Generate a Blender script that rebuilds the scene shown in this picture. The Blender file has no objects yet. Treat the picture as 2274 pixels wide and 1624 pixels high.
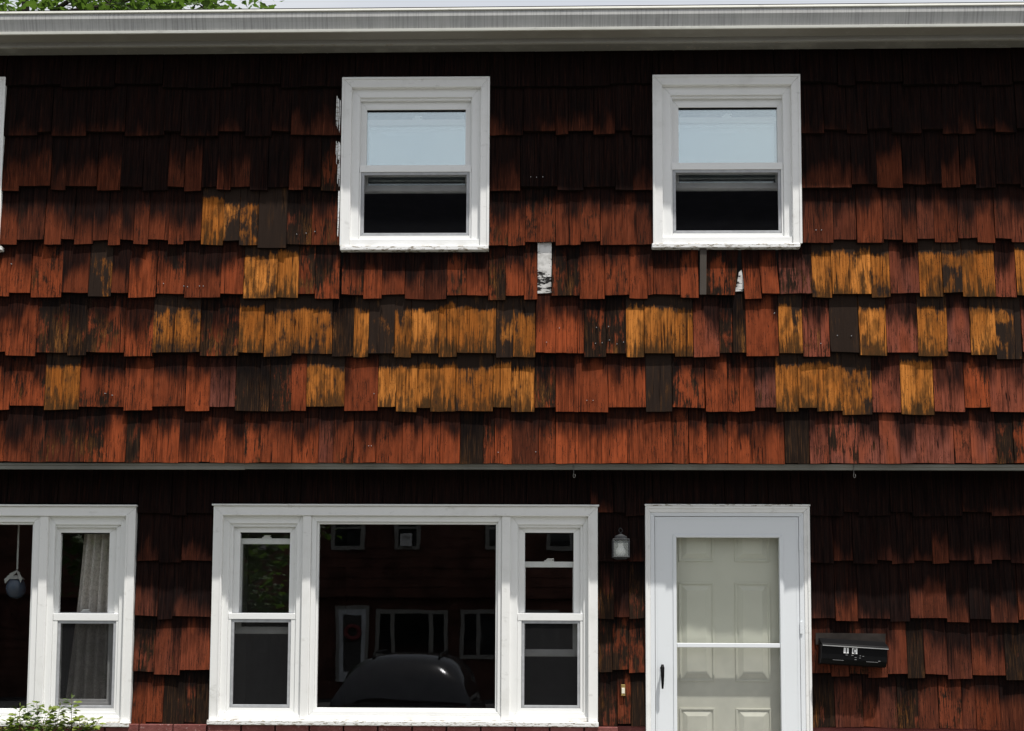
import bpy, math, random
from mathutils import Vector, Matrix, noise as mnoise
R = math.radians
random.seed(7)
sc = bpy.context.scene
COL = sc.collection

# ------------------------------------------------------------------ camera
PW, PH, FP = 2274.0, 1624.0, 2840.0          # working picture size and focal length in its pixels
EYE = Vector((0.0, -8.0, 1.89))
ROT = Matrix.Rotation(R(1.27), 3, 'Z') @ Matrix.Rotation(R(94.55), 3, 'X') @ Matrix.Rotation(R(0.27), 3, 'Z')
SHIFT = 373.0 / PW
cd = bpy.data.cameras.new('camera'); cam = bpy.data.objects.new('camera', cd); COL.objects.link(cam)
cam.matrix_world = Matrix.Translation(EYE) @ ROT.to_4x4()
cd.sensor_width = 36; cd.lens = 36 * FP / PW; cd.shift_y = SHIFT; cd.clip_end = 500
sc.camera = cam

# ------------------------------------------------------------------ light
TOSUN = Vector((0.62, -1.0, 3.7)).normalized()
sl = bpy.data.lights.new('sun', 'SUN'); sl.energy = 4.8; sl.angle = R(0.9); sl.color = (1.0, 0.965, 0.91)
so = bpy.data.objects.new('sun', sl); COL.objects.link(so)
so.rotation_euler = TOSUN.to_track_quat('Z', 'Y').to_euler(); so.location = (6, -10, 30)
w = bpy.data.worlds.new('World'); sc.world = w; w.use_nodes = True
wt = w.node_tree; wt.nodes.clear()
wo = wt.nodes.new('ShaderNodeOutputWorld'); bg = wt.nodes.new('ShaderNodeBackground')
sky = wt.nodes.new('ShaderNodeTexSky'); sky.sky_type = 'NISHITA'; sky.sun_disc = False
sky.sun_elevation = math.asin(TOSUN.z); sky.sun_rotation = math.atan2(TOSUN.x, TOSUN.y)
sky.air_density = 1.0; sky.dust_density = 2.5; sky.ozone_density = 1.0
tc = wt.nodes.new('ShaderNodeTexCoord'); nz = wt.nodes.new('ShaderNodeTexNoise')
nz.inputs['Scale'].default_value = 2.2; nz.inputs['Detail'].default_value = 5
wt.links.new(tc.outputs['Generated'], nz.inputs['Vector'])
mr = wt.nodes.new('ShaderNodeMapRange'); mr.inputs[1].default_value = 0.3; mr.inputs[2].default_value = 0.7
mr.inputs[3].default_value = 0.6; mr.inputs[4].default_value = 0.92
wt.links.new(nz.outputs['Fac'], mr.inputs[0])
mx = wt.nodes.new('ShaderNodeMix'); mx.data_type = 'RGBA'
wt.links.new(mr.outputs[0], mx.inputs[0]); wt.links.new(sky.outputs[0], mx.inputs[6])
mx.inputs[7].default_value = (6.0, 6.1, 6.3, 1)
wt.links.new(mx.outputs[2], bg.inputs[0]); bg.inputs[1].default_value = 0.11
wt.links.new(bg.outputs[0], wo.inputs[0])
sc.view_settings.view_transform = 'Standard'; sc.view_settings.look = 'None'
sc.view_settings.exposure = 0.3; sc.view_settings.gamma = 1.0; sc.view_settings.use_curve_mapping = False
sc.cycles.max_bounces = 8; sc.cycles.transparent_max_bounces = 16
sc.cycles.use_denoising = True
sc.render.filter_size = 0.9

def at(px, py, Y):
    """Point on the plane y=Y seen at photograph pixel (px, py) of the 3072 px wide picture."""
    px *= PW / 3072.0; py *= PW / 3072.0
    d = ROT @ Vector(((px - PW / 2) / FP, (PH / 2 - py + SHIFT * PW) / FP, -1.0))
    return EYE + d * ((Y - EYE.y) / d.y)
def C(x0, y0, s):
    """Converter from an enlarged crop (origin x0,y0, scale s) to photograph pixels."""
    return lambda cx, cy: (x0 + cx / s, y0 + cy / s)
def rect(f, x0, y0, x1, y1, Y):
    """World rectangle (xl, xr, zb, zt) on plane Y from crop corners."""
    ym, xm = (y0 + y1) / 2, (x0 + x1) / 2
    return (at(*f(x0, ym), Y).x, at(*f(x1, ym), Y).x, at(*f(xm, y1), Y).z, at(*f(xm, y0), Y).z)

# ------------------------------------------------------------------ object helpers
def tag(o, label=None, cat=None, group=None, kind=None):
    if label: o['label'] = label
    if cat: o['category'] = cat
    if group: o['group'] = group
    if kind: o['kind'] = kind
    return o
WL = {}
def place(o, loc, parent):
    WL[o.name] = Vector(loc)
    o.location = Vector(loc) - (WL[parent.name] if parent else Vector((0, 0, 0)))
    if parent: o.parent = parent
def empty(name, loc, parent=None):
    o = bpy.data.objects.new(name, None); COL.objects.link(o); o.empty_display_size = 0.1
    place(o, loc, parent); return o
class MB:
    def __init__(s): s.v = []; s.f = []; s.uv = None
    def add(s, vs, fs):
        n = len(s.v); s.v += [tuple(v) for v in vs]; s.f += [tuple(i + n for i in f) for f in fs]; return s
    def box(s, x0, x1, y0, y1, z0, z1):
        return s.add([(x0,y0,z0),(x1,y0,z0),(x1,y1,z0),(x0,y1,z0),(x0,y0,z1),(x1,y0,z1),(x1,y1,z1),(x0,y1,z1)],
                     [(0,3,2,1),(4,5,6,7),(0,1,5,4),(1,2,6,5),(2,3,7,6),(3,0,4,7)])
    def ring(s, o, i, yf, yb, sides='LRTB', gap=0.00035):
        """Mitred frame between outer and inner rectangles (xl,xr,zb,zt), front yf, back yb."""
        ox0, ox1, oz0, oz1 = o; ix0, ix1, iz0, iz1 = i; g = gap
        if 'B' not in sides: iz0 = oz0
        q = {'L': [(ox0, oz0 + g), (ix0, iz0 + g), (ix0, iz1 - g), (ox0, oz1 - g)],
             'R': [(ix1, iz0 + g), (ox1, oz0 + g), (ox1, oz1 - g), (ix1, iz1 - g)],
             'T': [(ix0 + g, iz1), (ix1 - g, iz1), (ox1 - g, oz1), (ox0 + g, oz1)],
             'B': [(ox0 + g, oz0), (ox1 - g, oz0), (ix1 - g, iz0), (ix0 + g, iz0)]}
        for k in sides: s.prism(q[k], yf, yb)
        return s
    def prism(s, poly, yf, yb):
        """Polygon in x,z (counter-clockwise seen from -y) extruded from yf back to yb."""
        n = len(poly)
        vs = [(x, yf, z) for x, z in poly] + [(x, yb, z) for x, z in poly]
        fs = [tuple(range(n)), tuple(range(2 * n - 1, n - 1, -1))]
        fs += [(k, k + n, (k + 1) % n + n, (k + 1) % n) for k in range(n)]
        return s.add(vs, fs)
    def sweep(s, prof, x0, x1, dz=0.0):
        """Closed profile of (y,z) points extruded along x, rising by dz."""
        n = len(prof)
        vs = [(x0, y, z) for y, z in prof] + [(x1, y, z + dz) for y, z in prof]
        fs = [(k, (k + 1) % n, (k + 1) % n + n, k + n) for k in range(n)]
        fs += [tuple(range(n - 1, -1, -1)), tuple(range(n, 2 * n))]
        return s.add(vs, fs)
    def tube(s, pts, rad, n=8):
        pts = [Vector(p) for p in pts]
        rad = rad if isinstance(rad, (list, tuple)) else [rad] * len(pts)
        vs, fs = [], []
        for k, p in enumerate(pts):
            t = (pts[min(k + 1, len(pts) - 1)] - pts[max(k - 1, 0)]).normalized()
            a = t.cross(Vector((0.31, 0.9, 0.2))).normalized(); b = t.cross(a)
            for j in range(n):
                an = 2 * math.pi * j / n
                vs.append(p + (a * math.cos(an) + b * math.sin(an)) * rad[k])
        for k in range(len(pts) - 1):
            for j in range(n):
                fs.append((k*n + j, k*n + (j+1) % n, (k+1)*n + (j+1) % n, (k+1)*n + j))
        fs.append(tuple(range(n - 1, -1, -1))); fs.append(tuple(range((len(pts)-1)*n, len(pts)*n)))
        return s.add(vs, fs)
    def lathe(s, c, prof, n=16, sq=None):
        """(r,z) profile turned about the vertical through c."""
        vs, fs = [], []
        for r, z in prof:
            for j in range(n):
                an = 2 * math.pi * (j + 0.5) / n
                vs.append((c[0] + r * math.cos(an), c[1] + r * math.sin(an), c[2] + z))
        for k in range(len(prof) - 1):
            for j in range(n):
                fs.append((k*n + j, k*n + (j+1) % n, (k+1)*n + (j+1) % n, (k+1)*n + j))
        fs.append(tuple(range(n - 1, -1, -1))); fs.append(tuple(range((len(prof)-1)*n, len(prof)*n)))
        return s.add(vs, fs)
    def build(s, name, mat, parent=None, bevel=0.0, smooth=False, origin=None, fixn=True):
        if origin is None:
            xs = [v[0] for v in s.v]; ys = [v[1] for v in s.v]; zs = [v[2] for v in s.v]
            origin = ((min(xs)+max(xs))/2, (min(ys)+max(ys))/2, min(zs))
        o = Vector(origin)
        me = bpy.data.meshes.new(name)
        me.from_pydata([(v[0]-o.x, v[1]-o.y, v[2]-o.z) for v in s.v], [], s.f)
        if fixn:
            import bmesh
            b = bmesh.new(); b.from_mesh(me); bmesh.ops.recalc_face_normals(b, faces=b.faces); b.to_mesh(me); b.free()
        me.materials.append(mat)
        if smooth: me.polygons.foreach_set('use_smooth', [True] * len(me.polygons))
        ob = bpy.data.objects.new(name, me); COL.objects.link(ob); place(ob, o, parent)
        if bevel:
            m = ob.modifiers.new('bevel', 'BEVEL'); m.width = bevel; m.segments = 2; m.limit_method = 'ANGLE'
        return ob
def BX(name, mat, parent, *b, bevel=0.0): return MB().box(*b).build(name, mat, parent, bevel)

# ------------------------------------------------------------------ material helpers
class NT:
    def __init__(s, name):
        s.m = bpy.data.materials.new(name); s.m.use_nodes = True; s.t = s.m.node_tree
        s.b = s.t.nodes['Principled BSDF']; s.out = s.t.nodes['Material Output']
    def n(s, t): return s.t.nodes.new(t)
    def put(s, sock, v):
        if isinstance(v, (int, float)): sock.default_value = v
        elif isinstance(v, tuple): sock.default_value = v if len(v) != 3 or sock.type != 'RGBA' else v + (1,)
        else: s.t.links.new(v, sock)
    def math(s, op, a, b=0.0, clamp=False):
        k = s.n('ShaderNodeMath'); k.operation = op; k.use_clamp = clamp
        s.put(k.inputs[0], a); s.put(k.inputs[1], b); return k.outputs[0]
    def mix(s, f, a, b, mode='MIX'):
        k = s.n('ShaderNodeMix'); k.data_type = 'RGBA'; k.blend_type = mode
        s.put(k.inputs[0], f); s.put(k.inputs[6], a); s.put(k.inputs[7], b); return k.outputs[2]
    def step(s, v, lo, hi, a=0.0, b=1.0):
        k = s.n('ShaderNodeMapRange'); k.interpolation_type = 'SMOOTHSTEP'
        s.put(k.inputs[0], v); s.put(k.inputs[1], lo); s.put(k.inputs[2], hi); s.put(k.inputs[3], a); s.put(k.inputs[4], b)
        return k.outputs[0]
    def vmul(s, v, t):
        k = s.n('ShaderNodeVectorMath'); k.operation = 'MULTIPLY'; s.put(k.inputs[0], v); s.put(k.inputs[1], t); return k.outputs[0]
    def noise(s, v, scale=1.0, detail=2.0, rough=0.5):
        k = s.n('ShaderNodeTexNoise'); s.put(k.inputs['Vector'], v)
        k.inputs['Scale'].default_value = scale; k.inputs['Detail'].default_value = detail; k.inputs['Roughness'].default_value = rough
        return k.outputs['Fac']
    def obj(s): return s.n('ShaderNodeTexCoord').outputs['Object']
    def pos(s): return s.n('ShaderNodeNewGeometry').outputs['Position']
    def attr(s, name):
        k = s.n('ShaderNodeAttribute'); k.attribute_name = name; return k
    def bump(s, h, strength=0.3, dist=0.002):
        k = s.n('ShaderNodeBump'); k.inputs['Strength'].default_value = strength; k.inputs['Distance'].default_value = dist
        s.t.links.new(h, k.inputs['Height']); s.t.links.new(k.outputs[0], s.b.inputs['Normal']); return k
    def fin(s, col, rough=0.6, spec=0.4, metal=0.0):
        s.put(s.b.inputs['Base Color'], col); s.put(s.b.inputs['Roughness'], rough)
        s.put(s.b.inputs['Specular IOR Level'], spec); s.put(s.b.inputs['Metallic'], metal); return s.m

def plain(name, col, rough=0.6, spec=0.4, metal=0.0, var=0.12, scale=6.0, bump=0.0):
    t = NT(name); n = t.noise(t.pos(), scale, 4)
    c = t.mix(t.step(n, 0.3, 0.7), tuple(x * (1 - var) for x in col), tuple(min(1, x * (1 + var)) for x in col))
    if bump: t.bump(t.noise(t.pos(), scale * 8, 3), bump)
    return t.fin(c, rough, spec, metal)

def shingle_material():
    t = NT('weathered_cedar'); L = t.t.links
    uv = t.n('ShaderNodeUVMap').outputs[0]
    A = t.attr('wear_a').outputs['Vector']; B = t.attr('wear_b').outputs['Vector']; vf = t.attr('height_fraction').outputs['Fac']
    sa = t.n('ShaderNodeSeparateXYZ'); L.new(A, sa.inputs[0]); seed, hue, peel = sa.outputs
    sb = t.n('ShaderNodeSeparateXYZ'); L.new(B, sb.inputs[0]); rot, stain_shade, mauve = sb.outputs
    off = t.n('ShaderNodeCombineXYZ'); t.put(off.inputs[0], t.math('MULTIPLY', seed, 7.31)); t.put(off.inputs[1], t.math('MULTIPLY', seed, 3.17)); t.put(off.inputs[2], seed)
    ad = t.n('ShaderNodeVectorMath'); L.new(uv, ad.inputs[0]); L.new(off.outputs[0], ad.inputs[1]); P = ad.outputs[0]
    fine = t.noise(t.vmul(P, (260, 6, 1)), 1, 3, 0.6)
    grain = t.noise(t.vmul(P, (85, 2.4, 1)), 1, 5, 0.72)
    streak = t.noise(t.vmul(P, (45, 4.5, 1)), 1, 5, 0.7)
    thin = t.noise(t.vmul(P, (130, 8, 1)), 1, 5, 0.8)
    blot = t.noise(t.vmul(P, (9, 6, 1)), 1, 4, 0.6)
    patch = t.noise(t.vmul(P, (14, 5, 1)), 1.3, 3, 0.6)
    broad = t.noise(t.vmul(P, (5, 1.6, 1)), 1.7, 2)
    # red stain
    red = t.mix(hue, (0.052, 0.0165, 0.010), (0.28, 0.0605, 0.021))
    red = t.mix(t.math('MULTIPLY', mauve, t.step(broad, 0.3, 0.6, 0.35, 0.9)), red, (0.175, 0.07, 0.058))
    red = t.mix(t.math('MULTIPLY', t.step(patch, 0.42, 0.68), 0.55), red, t.mix(0.7, red, (0.024, 0.009, 0.006)))
    red = t.mix(t.math('MULTIPLY', t.step(grain, 0.58, 0.36), t.step(broad, 0.3, 0.65, 0.35, 0.8)), red, t.mix(0.75, red, (0.014, 0.0055, 0.004)))
    red = t.mix(t.math('MULTIPLY', t.step(fine, 0.54, 0.68), 0.3), red, (0.29, 0.085, 0.04))
    # thin dark runs and chips along the grain
    dens = t.math('ADD', t.math('MULTIPLY', blot, 0.34), t.math('MULTIPLY', rot, 0.13))
    run = t.step(t.math('ADD', thin, dens), 0.785, 0.83)
    red = t.mix(t.math('MULTIPLY', run, 0.85), red, (0.017, 0.011, 0.0085))
    bw_ = t.step(grain, 0.3, 0.66)
    # lost stain: dark weathered wood with a ragged edge that follows the grain
    mk = t.math('ADD', t.math('ADD', t.math('MULTIPLY', streak, 0.34), t.math('MULTIPLY', blot, 0.42)), t.math('MULTIPLY', thin, 0.36))
    lim = t.math('SUBTRACT', 0.87, t.math('MULTIPLY', rot, 0.47))
    mould = t.step(t.math('SUBTRACT', mk, lim), -0.015, 0.045)
    mcol = t.mix(t.step(fine, 0.5, 0.72), t.mix(patch, (0.006, 0.0045, 0.004), (0.026, 0.017, 0.0125)), t.mix(patch, (0.035, 0.02, 0.012), (0.098, 0.045, 0.0185)))
    mcol = t.mix(t.math('MULTIPLY', t.step(broad, 0.5, 0.68), t.step(thin, 0.46, 0.6, 0.0, 0.8)), mcol, t.mix(bw_, (0.06, 0.026, 0.01), (0.3, 0.118, 0.03)))     # bare wood showing in places
    red = t.mix(mould, red, mcol)
    # charcoal stain and painted butt shadow together, down from a board's upper part
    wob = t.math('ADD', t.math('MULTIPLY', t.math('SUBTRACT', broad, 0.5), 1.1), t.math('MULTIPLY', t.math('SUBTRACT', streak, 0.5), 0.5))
    sm = t.step(t.math('ADD', t.math('ADD', vf, wob), t.math('SUBTRACT', stain_shade, 1.0)), -0.3, 0.2)
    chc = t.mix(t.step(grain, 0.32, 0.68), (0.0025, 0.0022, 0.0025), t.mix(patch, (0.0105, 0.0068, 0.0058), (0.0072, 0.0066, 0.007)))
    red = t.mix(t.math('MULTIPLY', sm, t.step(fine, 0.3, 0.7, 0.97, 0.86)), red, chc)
    # brown coat and bare golden wood
    bw = t.step(grain, 0.3, 0.66)
    wood = t.mix(bw, t.mix(hue, (0.09, 0.031, 0.008), (0.24, 0.084, 0.016)), t.mix(hue, (0.36, 0.115, 0.021), (0.60, 0.225, 0.048)))
    wood = t.mix(t.step(broad, 0.38, 0.62, 0.0, 0.75), wood, t.mix(0.6, wood, (0.21, 0.062, 0.011)))
    wood = t.mix(t.step(patch, 0.47, 0.64, 0.0, 0.75), wood, t.mix(bw, (0.03, 0.0145, 0.007), (0.18, 0.07, 0.017)))
    wood = t.mix(t.math('MULTIPLY', t.step(fine, 0.56, 0.66), 0.75), wood, (0.045, 0.02, 0.0085))
    low = t.step(t.math('ADD', vf, t.math('ADD', t.math('MULTIPLY', t.math('SUBTRACT', streak, 0.5), 2.0), t.math('MULTIPLY', t.math('SUBTRACT', blot, 0.5), 0.9))), 0.0, 0.36, 0.92, 0.0)
    wood = t.mix(low, wood, t.mix(fine, (0.014, 0.010, 0.007), (0.06, 0.034, 0.014)))
    coat = t.mix(fine, (0.016, 0.0108, 0.0085), (0.03, 0.0205, 0.016))
    coat = t.mix(t.math('MULTIPLY', t.step(streak, 0.5, 0.66), t.step(broad, 0.4, 0.62)), coat, t.mix(bw_, (0.02, 0.012, 0.008), (0.085, 0.042, 0.019)))
    pk = t.math('ADD', t.math('ADD', t.math('MULTIPLY', streak, 0.36), t.math('MULTIPLY', blot, 0.5)), t.math('MULTIPLY', thin, 0.3))
    topk = t.step(vf, 0.62, 1.0, 0.0, 0.34)
    pl = t.math('SUBTRACT', t.math('SUBTRACT', pk, topk), t.math('SUBTRACT', 0.88, t.math('MULTIPLY', peel, 0.6)))
    coated = t.mix(t.step(pl, -0.06, 0.004), coat, t.mix(0.5, (0.11, 0.043, 0.013), wood))
    coated = t.mix(t.step(pl, -0.004, 0.055), coated, wood)
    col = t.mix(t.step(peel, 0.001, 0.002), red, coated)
    # checks running with the grain
    ck = t.math('ABSOLUTE', t.math('SUBTRACT', t.noise(t.vmul(P, (48, 0.8, 1)), 1, 1), 0.5))
    chk = t.math('MULTIPLY', t.step(ck, 0.004, 0.016, 0.85, 0.0), t.step(broad, 0.42, 0.55))
    col = t.mix(chk, col, (0.007, 0.005, 0.0045))
    pv = t.n('ShaderNodeTexVoronoi'); L.new(t.vmul(P, (120, 46, 1)), pv.inputs['Vector']); pv.inputs['Scale'].default_value = 1
    pit = t.math('MULTIPLY', t.step(pv.outputs['Distance'], 0.13, 0.2, 1.0, 0.0), t.step(blot, 0.45, 0.54))
    col = t.mix(t.math('MULTIPLY', pit, 0.85), col, (0.012, 0.009, 0.008))
    col = t.mix(t.step(vf, -0.12, -0.02, 0.85, 0.0), col, (0.010, 0.008, 0.007))     # end grain of the butts, painted darker to deepen the shadow gap
    h = t.math('SUBTRACT', t.math('ADD', t.math('MULTIPLY', grain, 0.5), t.math('MULTIPLY', fine, 0.35)),
               t.math('ADD', t.math('MULTIPLY', chk, 0.8), t.math('MULTIPLY', t.math('ADD', mould, t.math('ADD', pit, run)), 0.4)))
    t.bump(h, 0.4, 0.003)
    return t.fin(col, t.step(grain, 0.2, 0.8, 0.75, 0.95), 0.012)

def paint_material(name, col, grime=0.5, flake=0.0, relief=0.12):
    t = NT(name); p = t.pos()
    n1 = t.noise(p, 5, 5, 0.6); n2 = t.noise(t.vmul(p, (1, 1, 1.6)), 13, 5, 0.65); n3 = t.noise(p, 34, 3)
    c = t.mix(t.math('MULTIPLY', t.step(n1, 0.5, 0.75), 0.3 * grime), col, (0.42, 0.41, 0.37))
    c = t.mix(t.math('MULTIPLY', t.step(n2, 0.58, 0.7), 0.35 * grime), c, (0.36, 0.35, 0.32))
    h = t.math('ADD', n2, n3)
    if flake:
        f = t.noise(t.vmul(p, (10, 10, 55)), 2.6, 5, 0.65)
        fm = t.step(f, 0.66 - 0.1 * flake, 0.675 - 0.1 * flake)
        c = t.mix(fm, c, t.mix(n1, (0.2, 0.17, 0.13), (0.4, 0.36, 0.3))); h = t.math('SUBTRACT', h, fm)
    t.bump(h, relief, 0.002)
    return t.fin(c, 0.5, 0.4)

def glass_material(name, boost=1.9, base=0.0, wave=0.04, tint=(0.955, 0.96, 0.955), refl=(0.97, 0.98, 1.0)):
    t = NT(name); nt = t.t; nt.nodes.remove(t.b)
    fr = t.n('ShaderNodeFresnel'); bf = t.n('ShaderNodeNewGeometry').outputs['Backfacing']
    t.put(fr.inputs[0], t.math('ADD', 1.5, t.math('MULTIPLY', bf, 1 / 1.5 - 1.5)))   # same reflectance from either side of the sheet
    bp = t.n('ShaderNodeBump'); bp.inputs['Strength'].default_value = wave; bp.inputs['Distance'].default_value = 0.02
    nt.links.new(t.noise(t.pos(), 2.4, 1.5), bp.inputs['Height'])
    f = t.math('ADD', t.math('MULTIPLY', fr.outputs[0], boost), base, True)
    tr = t.n('ShaderNodeBsdfTransparent'); tr.inputs[0].default_value = tint + (1,)
    gl = t.n('ShaderNodeBsdfGlossy'); gl.inputs['Roughness'].default_value = 0.0; gl.inputs[0].default_value = refl + (1,)
    nt.links.new(bp.outputs[0], gl.inputs['Normal'])
    ms = t.n('ShaderNodeMixShader'); nt.links.new(f, ms.inputs[0]); nt.links.new(tr.outputs[0], ms.inputs[1]); nt.links.new(gl.outputs[0], ms.inputs[2])
    nt.links.new(ms.outputs[0], t.out.inputs[0]); return t.m
def screen_material(name, dens, col):
    t = NT(name); nt = t.t; nt.nodes.remove(t.b)
    tr = t.n('ShaderNodeBsdfTransparent'); df = t.n('ShaderNodeBsdfDiffuse'); df.inputs[0].default_value = col + (1,)
    d = t.step(t.noise(t.pos(), 6, 3), 0.2, 0.8, dens - 0.04, dens + 0.04)
    ms = t.n('ShaderNodeMixShader'); nt.links.new(d, ms.inputs[0]); nt.links.new(tr.outputs[0], ms.inputs[1]); nt.links.new(df.outputs[0], ms.inputs[2])
    nt.links.new(ms.outputs[0], t.out.inputs[0]); return t.m
def gutter_material():
    t = NT('streaked_aluminium'); p = t.obj()
    s1 = t.noise(t.vmul(p, (75, 1, 1.5)), 1, 4, 0.7); s2 = t.noise(t.vmul(p, (4, 1, 5)), 1, 4)
    c = t.mix(t.step(s1, 0.44, 0.62), (0.43, 0.43, 0.42), (0.285, 0.285, 0.275))
    c = t.mix(t.step(s2, 0.4, 0.7, 0.0, 0.55), c, (0.5, 0.5, 0.48))
    return t.fin(c, 0.55, 0.35)
def leaf_material(name, a, b, trans=0.35, rough=0.5):
    t = NT(name); n = t.noise(t.pos(), 7, 3)
    c = t.mix(t.step(n, 0.35, 0.65), a, b); t.fin(c, rough, 0.3)
    tl = t.n('ShaderNodeBsdfTranslucent'); t.put(tl.inputs[0], t.mix(0.5, c, (0.16, 0.3, 0.03)))
    ms = t.n('ShaderNodeMixShader'); ms.inputs[0].default_value = trans
    t.t.links.new(t.b.outputs[0], ms.inputs[1]); t.t.links.new(tl.outputs[0], ms.inputs[2]); t.t.links.new(ms.outputs[0], t.out.inputs[0]); return t.m
def birch_material():
    t = NT('cracked_white_coat'); p = t.pos()
    n = t.noise(t.vmul(p, (11, 11, 36)), 1, 5, 0.65); n2 = t.noise(p, 22, 3)
    c = t.mix(t.step(n2, 0.3, 0.7), (0.42, 0.41, 0.39), (0.66, 0.65, 0.63))
    sz = t.n('ShaderNodeSeparateXYZ'); t.t.links.new(t.n('ShaderNodeTexCoord').outputs['Generated'], sz.inputs[0])
    thr = t.math('SUBTRACT', n, t.step(sz.outputs[2], 0.48, 0.62, -0.05, 0.06)); m = t.step(thr, 0.55, 0.58)
    c = t.mix(m, c, (0.015, 0.014, 0.013)); t.bump(t.math('SUBTRACT', n2, m), 0.6, 0.004)
    return t.fin(c, 0.8, 0.2)
def brick_material():
    t = NT('painted_brick'); p = t.pos(); n = t.noise(p, 14, 5, 0.65); n2 = t.noise(p, 60, 3)
    c = t.mix(t.step(n, 0.35, 0.7), (0.15, 0.045, 0.038), (0.21, 0.075, 0.066)); c = t.mix(t.step(n2, 0.62, 0.7, 0, 0.5), c, (0.4, 0.26, 0.24))
    t.bump(t.math('ADD', n, n2), 0.5, 0.004); return t.fin(c, 0.75, 0.25)
def curtain_material():
    t = NT('damask_cloth'); p = t.pos()
    n = t.noise(t.vmul(p, (1, 1, 0.8)), 38, 2, 0.5); ring = t.math('ABSOLUTE', t.math('SUBTRACT', n, 0.5))
    return t.fin(t.mix(t.step(ring, 0.02, 0.06), (0.5, 0.47, 0.43), (0.64, 0.6, 0.56)), 0.85, 0.15)
def lot_material():
    t = NT('asphalt_lot'); p = t.pos(); a = t.noise(p, 0.6, 4); b = t.noise(p, 60, 3)
    return t.fin(t.mix(t.step(a, 0.3, 0.7), t.mix(b, (0.03, 0.03, 0.032), (0.06, 0.06, 0.06)), (0.075, 0.073, 0.07)), 0.9, 0.2)

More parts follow.
